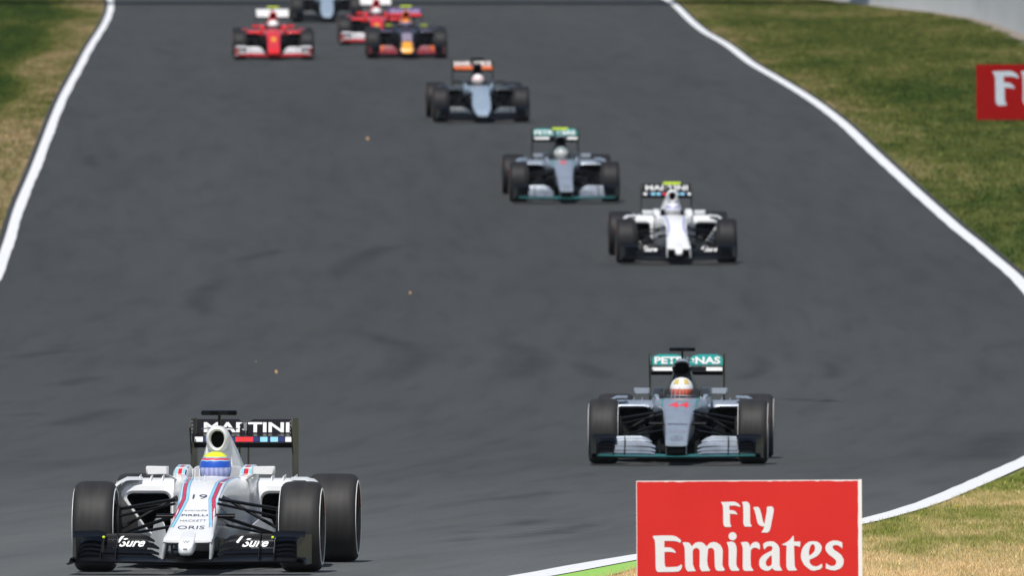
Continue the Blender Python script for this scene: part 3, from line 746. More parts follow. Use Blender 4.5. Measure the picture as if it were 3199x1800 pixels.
    for x in (-.5,-.3,-.12,.12,.3,.5): df.prism([(x,3.66,.06),(x,4.02,.06),(x,4.02,.175),(x,3.8,.09)], (.006,0,0))
    df.build('diffuser', CARBON, car, 0)
    MB().loft([rrect(3.7,-.07,.07,.2,.38,.03), rrect(4.12,-.035,.035,.27,.36,.02)]).build('crash_structure', CARBON, car, 40)
    MB().box((0,4.135,.315),(.05,.02,.05)).build('rain_light', RED, car, 0)
    MB().lathe_x([(0,0.001)]*3, n=4) if False else None
    MB().bar((0,3.55,.50),(0,3.95,.47),.10,.10,14,up=(0,0,1)).build('exhaust_pipe', METAL, car)
    # ---------------- rear wing
    RWc = L['rw']; zt = 1.055
    def fy(z): return 4.20-(1.055-z)*.16
    def flapside(x0, x1, bevel_at):
        out = [(x0,.937),(x1,.937),(x1,1.053),(x0,1.053)]
        b_ = bevel_at
        if b_ == 'r': out = [(x0,.937),(x1,.937),(x1,1.022),(x1-.05,1.053),(x0,1.053)]
        if b_ == 'l': out = [(x0,.937),(x1,.937),(x1,1.053),(x0+.05,1.053),(x0,1.022)]
        return out
    fl_objs = []
    if L.get('roundflap'):
        def half(s):
            pts = [(.02,.937),(.368,.937),(.368,1.005),(.350,1.035),(.30,1.053),(.12,1.053),(.05,1.035),(.02,1.0)]
            return [(s*x, z) for x, z in pts]
        shapes = [half(-1), half(1)]
    else: shapes = [flapside(-.368,-.006,'r'), flapside(.006,.368,'l')]
    for sh in shapes:
        fl_objs.append(MB().prism([(x, fy(z), z) for x, z in sh], (0,.014,.003)).build('rear_wing_flap', RWc['flap'], car, 0))
    MB().box((0,4.19,1.0),(.024,.07,.06)).build('flap_actuator', METAL, car, 0)
    main = wing([(x,3.93,.905,.235,10,.040) for x in (-.37,-.18,0,.18,.37)]).build('rear_wing_main_plane', RWc['main'], car, 50)
    mface = MB().prism([(-.37,3.925,.884),(.37,3.925,.884),(.37,3.935,.930),(-.37,3.935,.930)], (0,.012,.002)).build('rear_wing_leading_face', RWc['main'], car, 0)
    MB().loft([[Vector((-.368,y,z)),Vector((.368,y,z)),Vector((.368,y+.02,z)),Vector((-.368,y+.02,z))] for y, z in ((3.96,.845),(3.94,.882))]).build('rear_wing_underside', CARBON, car, 0)
    for s in (-1, 1):
        ep = MB().prism([(s*.376,y,z) for y, z in ((3.72,1.0),(3.78,1.066),(4.32,1.066),(4.36,1.0),(4.36,.62),(4.30,.50),(4.12,.30),(3.92,.30),(3.88,.55),(3.86,.8))], (s*.010,0,0)).build('rear_wing_endplate', RWc['end'], car, 0)
        for k in range(4): MB().box((s*.370,3.80+.0*k,1.045-.028*k),(.006,.07,.010)).build('endplate_louvre', METAL, ep, 0)
    for s in (-1, 1): MB().prism([(s*.03,3.95,.34),(s*.03,4.08,.34),(s*.03,4.12,.90),(s*.03,4.02,.90)], (s*.006,0,0)).build('rear_wing_pylon', CARBON, car, 0)
    T = bvh_of(fl_objs); TM = bvh_of([mface])
    if RWc.get('under'): 
        for x0, x1, m in RWc['under']: rect_decal(TM, x0, x1, .889, .926, m, car, nx=1, nz=1)
    if RWc.get('word'):
        wd = RWc['word']; text_decal(T, wd[0], wd[3] if len(wd) > 3 else 0, .994, wd[1], wd[2], RWc['lc'], car, RWc.get('bold', .03))
    if RWc.get('back'): [rect_decal(T, *q[:4], q[4], car) for q in RWc['back']]
    # ---------------- T camera
    TC = L['tcam']
    MB().bar((0,1.82,1.02),(0,1.80,1.125),.035,.022,8,up=(1,0,0)).build('camera_mast', BLACK, car)
    cbx = MB().loft([rrect(1.765,-.132,.132,1.118,1.150,.012), rrect(1.80,-.134,.134,1.114,1.155,.014), rrect(1.86,-.130,.130,1.120,1.150,.012)]).build('roof_camera', TC, car, 40)
    for x in (-.035, .095): MB().box((x,1.762,1.134),(.055,.006,.022)).build('camera_lens', HOLE if TC is not LIME else LIME, cbx, 0)
    wing([(x,1.80,1.028-.01*abs(x)/.13,.05,3,.006) for x in (-.135,-.06,.06,.135)]).build('hoop_winglet', DGREY, car)
    # ---------------- front wing
    FW = L['fw']
    mainst = [(-.80,-1.08,.10,.27,9,.020),(-.6,-1.12,.098,.27,9,.022),(-.3,-1.16,.095,.26,7,.024),(0,-1.18,.092,.24,2,.022),(.3,-1.16,.095,.26,7,.024),(.6,-1.12,.098,.27,9,.022),(.80,-1.08,.10,.27,9,.020)]
    wing(mainst).build('front_wing_main_plane', FW['main'], car, 50)
    tfl = []
    for s in (-1, 1):
        def F_(name, st, mat): 
            o_ = wing([(s*x, y, z, c, p, t) for x, y, z, c, p, t in st]).build(name, mat, car, 50); return o_
        F_('front_wing_flap', [(.215,-1.0,.112,.06,14,.006),(.27,-1.0,.122,.07,24,.008),(.45,-.99,.126,.075,26,.008),(.62,-.97,.126,.075,26,.008),(.80,-.94,.122,.07,22,.008)], FW['low'])
        F_('front_wing_flap', [(.21,-.96,.140,.05,18,.006),(.265,-.955,.150,.062,28,.008),(.45,-.945,.155,.066,32,.008),(.615,-.93,.155,.066,32,.008)], FW.get('mid', FW['low']))
        tfl.append(F_('front_wing_flap', [(.212,-.91,.180,.035,24,.006),(.26,-.90,.190,.058,38,.008),(.33,-.90,.196,.068,42,.008),(.45,-.89,.196,.068,42,.008),(.60,-.87,.194,.068,42,.008),(.615,-.87,.194,.068,42,.008)], FW['flap']))
        tfl.append(F_('front_wing_flap', [(.25,-.84,.232,.025,30,.006),(.30,-.84,.243,.048,46,.008),(.36,-.83,.247,.060,52,.008),(.50,-.82,.247,.060,52,.008),(.60,-.80,.245,.058,50,.008),(.615,-.80,.245,.058,50,.008)], FW['flap']))
        # outer stack of slats drooping to the endplate
        for k, (z, y) in enumerate(((.135,-.97),(.165,-.93),(.198,-.90),(.232,-.86))):
            F_('front_wing_slat', [(.625,y,z,.09,24,.008),(.70,y,z+.012,.09,24,.008),(.76,y+.01,z+.008,.09,22,.008),(.80,y+.02,z-.02,.085,18,.008)], FW['outer'])
        F_('cascade_winglet', [(.60,-.90,.266,.10,22,.008),(.66,-.90,.272,.11,24,.008),(.84,-.88,.270,.11,22,.008)], FW['outer'])
        # arch and footplate
        arch = [(.79,-1.10,.105),(.815,-1.09,.118),(.84,-1.08,.112),(.85,-1.07,.085),(.858,-1.06,.070),(.872,-1.03,.074)]
        MB().loft([[Vector((s*x,y,z)),Vector((s*x,y,z+.010)),Vector((s*x,-.62,z+.012)),Vector((s*x,-.62,z+.002))] for x, y, z in arch]).build('footplate', FW['outer'], car, 50)
        MB().loft([[Vector((s*x,y,z)) for x, y in ((.80,-1.06),(.812,-.98),(.838,-.80),(.868,-.58),(.860,-.575),(.830,-.80),(.802,-.98),(.79,-1.06))] for z in (.085,.18,.25)] + [[Vector((s*x,y,z)) for x, y, z in ((.825,-.98,.282),(.830,-.92,.287),(.842,-.80,.287),(.868,-.60,.287),(.860,-.60,.287),(.834,-.80,.287),(.824,-.92,.287),(.82,-.98,.282))]]).build('front_wing_endplate', FW['end'], car, 50)
        for xf in (.515, .625):
            MB().prism([(s*xf,-1.06,.105),(s*xf,-.78,.125),(s*xf,-.76,.29 if xf < .6 else .275),(s*xf,-.86,.292 if xf < .6 else .25)], (s*.007,0,0)).build('wing_fence', BLACK if FW['flap'] is not BLACK else CARBON, car, 0)
        if L.get('sensor'): MB().lathe_x([(-.011,.001),(-.008,.009),(0,.012),(.008,.009),(.011,.001)], c=(s*.612,-.92,.268), n=12).build('wing_sensor', LIME, car)
    TF = bvh_of(tfl)
    if FW.get('word'):
        for s in (-1, 1):
            xc = -.404 if s < 0 else .488; v_, f_ = text_geo('Sure', .025)
            decal('lettering', TF, [(xc+.180*a+.028*c_, .229+.060*c_) for a, c_ in v_], f_, LETTERW, car)
            xo = -.520 if s < 0 else .345
            v = [(xo-.045,.218),(xo-.012,.200),(xo+.035,.268),(xo+.015,.268),(xo-.010,.225),(xo-.04,.235)]
            v = [(xo-.052,.222),(xo-.010,.192),(xo+.012,.225),(xo+.048,.276),(xo+.026,.272),(xo-.004,.232),(xo-.048,.236)]
            decal('tick_mark', TF, v, [[0,1,2,5,6],[2,3,4,5]], LETTERW, car)
    if FW.get('tips'):
        for s, x0, x1 in ((-1,-.60,-.50),(1,.50,.60)): rect_decal(TF, x0, x1, .18, .31, FW['tips'], car)
    # ---------------- nose tip
    n_ = L['nose']
    if n_ == 'twin':
        tip = MB().loft([sect(-.55,.055,.20,.34), sect(-.9,.058,.165,.292), sect(-1.02,.058,.150,.262), sect(-1.12,.056,.140,.232), sect(-1.17,.046,.145,.205), sect(-1.185,.025,.16,.19)]).build('nose_tip', L['nosecol'], car, 60)
        for s in (-1, 1):
            MB().loft([[Vector((s*(x+dx), y, z)) for dx, y in ((.0,ya),(.013*k,ya+.03),(.013*k,yb),(0,yb+.02),(-.013*k,yb),(-.013*k,ya+.03))] for z, x, ya, yb, k in ((.115,.174,-1.14,-.98,.5),(.16,.173,-1.08,-.88,.7),(.205,.170,-1.02,-.82,.9),(.242,.164,-.98,-.80,1.2))]).build('nose_pillar', L['nosecol'], car, 60)
    else:
        hw = NOSES[n_][1][1]; z0 = NOSES[n_][1][2]
        for s in (-1, 1):
            px = hw*.97-.01 if n_ == 'flat' else hw*.75
            MB().loft([[Vector((s*(px+dx), y, z)) for dx, y in ((.0,-1.02),(.006,-.97),(.006,-.78),(0,-.74),(-.006,-.78),(-.006,-.97))] for z in (.108,.16,z0+.03)]).build('nose_pillar', L['nosecol'] if n_ == 'flat' else CARBON, car, 60)
        if n_ == 'flat':
            MB().loft([rrect(-1.0,-hw+.02,hw-.02,.125,z0+.012,.015), rrect(-.6,-hw+.03,hw-.03,.14,z0+.01,.015)]).build('nostril', HOLE, car, 0)
    # ---------------- livery on the nose
    if L.get('stripes'):
        for s in (-1, 1):
            cl = [(s*x, z) for x, z in ((.170,.672),(.140,.662),(.126,.645),(.120,.60),(.108,.53),(.126,.465),(.142,.41),(.155,.37),(.166,.335))]
            cl = cl[::-1]
            if L['stripes'] == 'full':
                ribbon(tree, cl, -.011, .011, STRIPE, car)
                for q in (-.034, .016): ribbon(tree, cl, q, q+.018, LBLUE, car)
                for q in (-.0145, .011): ribbon(tree, cl, q, q+.003, NAVY, car, off=.0035)
                for q in (-.0365, .034): ribbon(tree, cl, q, q+.0025, BLUE, car, off=.0035)
            else: ribbon(tree, cl, -.012, .012, LAV, car)
    for d in L.get('nose_text', []):
        text_decal(tree, *d[:5], d[5], car, d[6] if len(d) > 6 else 0.0)
    if L.get('tip_text'): text_decal(bvh_of([tip]), 'W', 0, .238, .048, .020, LETTERG, car); decal('emblem', bvh_of([tip]), [(.018*math.cos(k*math.pi/6), .190+.006*math.sin(k*math.pi/6)) for k in range(12)], [list(range(12))], LETTERG, car)
    for d in L.get('nose_rect', []): rect_decal(tree, *d, car)
    if L.get('star'):
        v = []; f = []
        for k in range(24):
            a = 2*math.pi*k/24
            for r_ in (1.0, .9): v.append((.062*r_*math.cos(a), .268+.021*r_*math.sin(a)))
        for k in range(24): f.append([2*k, 2*k+1, (2*k+3) % 48, (2*k+2) % 48])
        b0 = len(v); v.append((0,.268))
        for k in range(3):
            a = math.pi/2+2*math.pi*k/3
            v += [(.056*math.cos(a), .268+.019*math.sin(a)), (.008*math.cos(a+1.05), .268+.003*math.sin(a+1.05)), (.008*math.cos(a-1.05), .268+.003*math.sin(a-1.05))]
            f.append([b0, b0+2+3*k, b0+1+3*k, b0+3+3*k])
        decal('star_emblem', tree, v, f, METAL, car)
    # steering wheel
    MB().lathe_x([(-.01,.11),(.0,.12),(.01,.11),(0,.10)], n=20).build('steering_wheel', MATT, car).matrix_local = Matrix.Translation((0,1.13,.555)) @ Matrix.Rotation(R(90),4,'Z') @ Matrix.Rotation(R(20),4,'Y')
    return car

# ------------------------------------------------------------------ driver
_body = {}
def driver_body(mat):
    if 'me' not in _body:
        J = {'pel':(0,1.45,.20),'bel':(0,1.50,.34),'chest':(0,1.54,.47),'neck':(0,1.535,.58),'head':(0,1.49,.66),'crown':(0,1.47,.76),
             'sl':(-.15,1.52,.53),'el':(-.17,1.30,.42),'wl':(-.11,1.16,.53),'sr':(.15,1.52,.53),'er':(.17,1.30,.42),'wr':(.11,1.16,.53),
             'hl':(-.09,1.38,.20),'kl':(-.11,.95,.38),'al':(-.08,.55,.30),'tl':(-.08,.47,.36),'hr':(.09,1.38,.20),'kr':(.11,.95,.38),'ar':(.08,.55,.30),'tr':(.08,.47,.36)}
        rad = {'pel':.12,'bel':.12,'chest':.13,'neck':.06,'head':.085,'crown':.07,'sl':.075,'el':.05,'wl':.035,'sr':.075,'er':.05,'wr':.035,'hl':.085,'kl':.06,'al':.04,'tl':.035,'hr':.085,'kr':.06,'ar':.04,'tr':.035}
        names = list(J); E = [('pel','bel'),('bel','chest'),('chest','neck'),('neck','head'),('head','crown'),('chest','sl'),('sl','el'),('el','wl'),('chest','sr'),('sr','er'),('er','wr'),('pel','hl'),('hl','kl'),('kl','al'),('al','tl'),('pel','hr'),('hr','kr'),('kr','ar'),('ar','tr')]
        V = [Vector(J[n]) for n in names]; rads = [rad[n] for n in names]; ed = [(names.index(a), names.index(b)) for a, b in E]
        # five bent fingers per hand, closed round the wheel rim
        for s, w in ((-1, names.index('wl')), (1, names.index('wr'))):
            pi = len(V); V.append(V[w]+Vector((s*.004,-.045,.015))); rads.append(.030); ed.append((w, pi))
            for k in range(4):
                o = Vector((s*.012, -.075, .045-.026*k)); a = len(V); ln = (.9, 1.0, .95, .8)[k]
                V += [V[w]+o, V[w]+o+Vector((-s*.004,-.028*ln,.0)), V[w]+o+Vector((-s*.026,-.034*ln,-.004))]; rads += [.0095,.009,.008]
                ed += [(pi, a), (a, a+1), (a+1, a+2)]
            a = len(V); V += [V[w]+Vector((-s*.026,-.050,.040)), V[w]+Vector((-s*.034,-.082,.046))]; rads += [.011,.009]; ed += [(pi, a), (a, a+1)]
        me = bpy.data.meshes.new('driver_body'); me.from_pydata([tuple(v) for v in V], ed, [])
        ob = bpy.data.objects.new('body', me); COL.objects.link(ob)
        sk = ob.modifiers.new('skin', 'SKIN'); sb = ob.modifiers.new('sub', 'SUBSURF'); sb.levels = 1
        for i, sv_ in enumerate(me.skin_vertices[0].data): sv_.radius = (rads[i], rads[i]); sv_.use_root = (i == 0)
        bpy.context.view_layer.update()
        ev = ob.evaluated_get(bpy.context.evaluated_depsgraph_get()); m2 = bpy.data.meshes.new_from_object(ev); m2.shade_smooth()
        bpy.data.objects.remove(ob); _body['me'] = m2
    me = _body['me'].copy(); me.materials.clear(); me.materials.append(mat)
    o = bpy.data.objects.new('body', me); COL.objects.link(o); return o
def make_driver(car, Hm, visor, suit, label, extra=None):
    d = bpy.data.objects.new('person', None); COL.objects.link(d); d.matrix_world = car.matrix_world
    tag(d, label, 'person', 'drivers sitting in the racing cars')
    b_ = driver_body(suit); b_.parent = d
    c = Vector((0, 1.45, .725))
    def hel(rx, ry, rz, u0=0, u1=2*math.pi, v0=-.5*math.pi, v1=.5*math.pi, nu=32, nv=16, g=0.0):
        V = []; Fc = []
        for j in range(nv+1):
            v = v0+(v1-v0)*j/nv
            for i in range(nu+1):
                u = u0+(u1-u0)*i/nu
                cz = math.sin(v); k = math.cos(v)
                k = max(k, .0)**.85
                x = (rx+g)*k*math.sin(u); y = -(ry+g)*k*math.cos(u)
                if cz < 0: y *= 1.0+.06*(-cz)*(1 if y < 0 else -1); x *= 1-.08*(-cz)
                V.append((x, y, (rz+g)*cz))
        for j in range(nv):
            for i in range(nu): a = j*(nu+1)+i; Fc.append([a, a+1, a+nu+2, a+nu+1])
        return V, Fc
    V, Fc = hel(.120,.145,.130, v0=-.40*math.pi)
    h = mesh('helmet', V, Fc, Hm, d, 60); h.location = c
    V, Fc = hel(.120,.145,.130, R(-68), R(68), R(-23), R(5), 20, 5, .003)
    vz = mesh('visor', V, Fc, visor, h, 60)
    for ex in extra or []:
        V, Fc = hel(.120,.145,.130, R(ex[1]), R(ex[2]), R(ex[3]), R(ex[4]), 8, 4, .0025); mesh('helmet_marking', V, Fc, ex[0], h, 60)
    if 'collar': MB().loft([[Vector((.135*math.cos(a)*k, 1.50+.09*math.sin(a)*k, z)) for a in [2*math.pi*i/20 for i in range(20)]] for z, k in ((.58,1.15),(.615,1.1),(.63,.8))]).build('head_restraint', MATT, d, 50)
    return d

def vmat(name, col, rough=.08):
    m, nt, b = nodes(name); b.inputs['Base Color'].default_value = (*col, 1); b.inputs['Roughness'].default_value = rough; b.inputs['Coat Weight'].default_value = 1.0
    tc = N(nt, 'ShaderNodeTexCoord'); w = N(nt, 'ShaderNodeTexWave', i_Scale=9.0, i_Distortion=1.5); nt.links.new(tc.outputs['Object'], w.inputs['Vector'])
    r = ramp(nt, [(0, tuple(c*.75 for c in col)), (1, tuple(min(1, c*1.15) for c in col))]); nt.links.new(w.outputs['Fac'], r.inputs[0]); nt.links.new(r.outputs[0], b.inputs['Base Color']); return m
V_LAV = vmat('lavender_visor', (.42,.47,.80)); V_RED = vmat('red_visor', (.75,.16,.10)); V_DARK = vmat('dark_visor', (.10,.10,.14)); V_GREY = vmat('grey_visor', (.42,.43,.42))
H_YB = banded('yellow_blue_helmet', [(0,(.75,.77,.80)),(.22,(.02,.09,.50)),(.73,(.30,.60,.78)),(.755,(.65,.05,.09)),(.81,(.30,.45,.50)),(.85,(.78,.85,.03))], wob=.0015)
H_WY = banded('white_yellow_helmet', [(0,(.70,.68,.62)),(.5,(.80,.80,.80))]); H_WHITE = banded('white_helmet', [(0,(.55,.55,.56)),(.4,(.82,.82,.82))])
H_LAV = banded('white_lavender_helmet', [(0,(.5,.5,.62)),(.35,(.62,.62,.74)),(.72,(.16,.16,.42)),(.8,(.70,.71,.78))])
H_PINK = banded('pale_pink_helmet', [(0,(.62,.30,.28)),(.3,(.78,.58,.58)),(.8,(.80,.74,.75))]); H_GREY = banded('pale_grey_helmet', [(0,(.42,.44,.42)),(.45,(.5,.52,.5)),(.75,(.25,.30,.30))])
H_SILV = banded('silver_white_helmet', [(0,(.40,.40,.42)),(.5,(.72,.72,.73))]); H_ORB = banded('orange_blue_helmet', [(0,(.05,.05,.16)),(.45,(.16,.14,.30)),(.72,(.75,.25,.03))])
YMARK = paint('pale_gold_mark', (.60,.48,.14), .35, .4)

# ------------------------------------------------------------------ liveries
W_ = dict(body=WHITE, nose='twin', nosecol=WHITE, cover=WHITE, airbox=WHITE, pod=WHITE, mirror=WHITE, vane=WHITE, barge=paint('grey_white_lower_paint', (.50,.52,.54), .4, .2), band=LETTERW,
          rw=dict(flap=paint('wing_black', (.014,.013,.020), .6, 0, spec=.12), main=BLACK, end=ENDP, word=('MARTINI', .645, .076, .008), lc=LETTERW, bold=.032,
                  under=[(.0-.365,-.30,LETTERW),(-.30,-.235,NAVY),(-.235,-.175,LBLUE),(-.175,-.150,NAVY),(-.150,-.095,LBLUE),(-.095,-.055,NAVY),(-.055,.077,RED),(.077,.131,NAVY),(.131,.185,LBLUE),(.185,.208,NAVY),(.208,.264,LBLUE),(.264,.320,NAVY),(.320,.365,LETTERW)]),
          fw=dict(main=BLACK, low=BLACK, flap=BLACK, outer=BLACK, end=BLACK, word=True), tcam=BLACK, stripes='full', sensor=True)
NT1 = [('19', .005, .546, .105, .030, LETTERN), ('avanade', .0, .452, .165, .013, LETTERG), ('PIRELLI', .0, .418, .19, .013, LETTERN, .015),
       ('HACKETT', .0, .381, .19, .014, LETTERG), ('ORIS', .0, .335, .195, .023, LETTERN)]
W1 = dict(W_, nose_text=NT1, tip_text=True)
W2 = dict(W_, band=BANDG, tcam=LIME, stripes='lav', sensor=False, barge=CARBON)
M_ = dict(body=SILVER, pad=DGREY, slim=True, pillar=BLACK, nose='flat', nosecol=SILVER, cover=BLACK, airbox=SILVER, pod=SILVER, mirror=SILVER, band=LETTERW, intake=1.6,
          rw=dict(flap=TEAL, main=BLACK, end=BLACK, word=('PETRONAS', .68, .075), lc=LETTERW, bold=.038, under=[(-.365,-.10,LETTERW),(.20,.365,LETTERW)]), roundflap=True,
          fw=dict(main=TEALD, low=SILVERW, flap=SILVERW, outer=BLACK, end=BLACK), tcam=BLACK, star=True,
          nose_text=[('44', .0, .590, .21, .046, LETTERR, .03), ('PETRONAS', 0, .405, .195, .017, LETTERN, .02), ('OVATION', 0, .335, .165, .022, LETTERG, .01)],
          nose_rect=[(-.185,-.165,.56,.655,TEAL),(.165,.185,.56,.655,TEAL)])
M2 = dict(M_, band=BANDG, tcam=LIME, nose_text=[('6', .0, .630, .10, .05, LETTERR, .04), ('PETRONAS', 0, .405, .195, .012, LETTERN)])
F_L = dict(slim=True, body=RED, nose='long', nosecol=RED, cover=RED, airbox=RED, pod=RED, mirror=RED, vane=RED, band=LETTERW,
           rw=dict(flap=WHITE, main=WHITE, end=BLACK), fw=dict(main=RED, low=RED, mid=paint('greyish_white_paint', (.55,.55,.57), .4), flap=paint('greyish_white_paint', (.55,.55,.57), .4), outer=paint('greyish_white_paint', (.55,.55,.57), .4), end=RED), tcam=LIME,
           nose_rect=[(-.05,.05,.40,.50,paint('yellow_emblem', (.75,.30,.03), .4, .2))])
F_L['band'] = BANDG
F2 = dict(F_L, tcam=BLACK)
RB = dict(slim=True, body=DGREY, nose='duck', nosecol=paint('dark_blue_paint', (.018,.02,.045), .4, .2), cover=ORANGE, airbox=ORANGE, pod=paint('dark_plum_paint', (.05,.04,.08), .4, .2), mirror=paint('olive_mirror', (.3,.34,.05), .4), band=BANDG,
          rw=dict(flap=PURPLE, main=RED, end=BLACK, word=('Red Bull', .6, .06), lc=paint('pale_lilac', (.5,.45,.65), .5, 0), bold=.02),
          fw=dict(main=BLACK, low=paint('dull_red_paint', (.28,.03,.04), .45, .1), flap=paint('dark_rose_paint', (.25,.06,.07), .45, .1), outer=BLACK, end=paint('deep_red_paint', (.22,.015,.02), .45, .1), tips=ORANGE), tcam=LIME,
          nose_rect=[(-.140,.140,.13,.38,YELLOW),(-.11,.11,.40,.56,paint('pink_grey', (.30,.25,.33), .4))])
FI = dict(slim=True, body=DGREY, nose='snow', nosecol=PALEB, cover=BLACK, airbox=BLACK, pod=paint('slate_paint', (.035,.045,.052), .35, .3), mirror=DGREY, vane=DGREY, band=BANDG,
          rw=dict(flap=BLACK, main=ORANGE, end=BLACK, word=('SMIRNOFF', .62, .072), lc=LETTERW, bold=.045), fw=dict(main=BLACK, low=BLACK, flap=paint('grey_blue_wing', (.05,.065,.08), .4), outer=BLACK, end=BLACK), tcam=BLACK)
FI['rw']['word'] = ('SAHARA FORCE', .70, .086)
FI2 = dict(FI, fw=dict(FI['fw'], flap=DGREY))

CARS = [
 # front-axle ground pixel, yaw, livery, car label, driver
 ((500,1440), -3.8, W1, 'white racing car with red and blue stripes leading in the lower left', H_YB, V_LAV, SUITW, 'driver in yellow and blue helmet in the leading white car', [(GREEN, 75, 120, -60, -25)]),
 ((1706,1168), -1.8, M_, 'silver racing car numbered 44 running second behind the red board', H_WY, V_RED, SUITD, 'driver in white and gold helmet with a red visor in silver car 44', [(YMARK, 14, 48, 28, 55), (YMARK, -48, -14, 28, 55)]),
 ((1700.6,661), 1.6, W2, 'white racing car with lime camera and lavender stripes running third', H_LAV, V_GREY, SUITW, 'driver in lavender and white helmet in the third, white car', None),
 ((1419,507), 2.0, M2, 'silver racing car with lime camera behind the second white car', H_GREY, V_GREY, SUITD, 'driver in grey helmet in the farther silver car with lime camera', None),
 ((1209,306), 2.3, FI, 'black and pale blue racing car with an orange rear wing strip', H_PINK, V_GREY, SUITD, 'driver in pale pink helmet in the black and pale blue car', None),
 ((688,149), 1.2, F_L, 'red racing car with white wings at far left, lime camera on top', H_WHITE, V_DARK, SUITR, 'driver in white helmet in the leftmost red car', None),
 ((1023,146), 1.0, RB, 'dark racing car with a yellow-orange nose tip and purple rear wing', H_ORB, V_DARK, SUITD, 'driver in orange and dark blue helmet in the yellow-nosed dark car', None),
 ((948,112), 1.0, F2, 'red racing car half hidden behind the yellow-nosed dark car', H_SILV, V_DARK, SUITR, 'driver in silver and white helmet in the half hidden red car', None),
 ((822,55), 1.3, FI2, 'dark car with pale blue nose, farthest back, cut by the top edge', H_GREY, V_DARK, SUITD, 'driver in dark suit in the farthest dark car at the top edge', None),
]
for (px, py), yaw, L, label, Hm, vis, suit, dl, extra in CARS:
    X, Y = ground_at(px, py)
    slope = (gz(Y+3.5)-gz(Y))/3.5
    c = make_car(L)
    M = Matrix.Translation((X, Y, gz(Y)+.002)) @ Matrix.Rotation(math.atan(slope), 4, 'X') @ Matrix.Rotation(R(yaw), 4, 'Z')
    c.matrix_world = M
    tag(c, label, 'racing car', 'racing cars on the track')
    bpy.context.view_layer.update()
    make_driver(c, Hm, vis, suit, dl, extra)
    print('car', label[:30], round(X,2), round(Y,1), round(gz(Y),2))

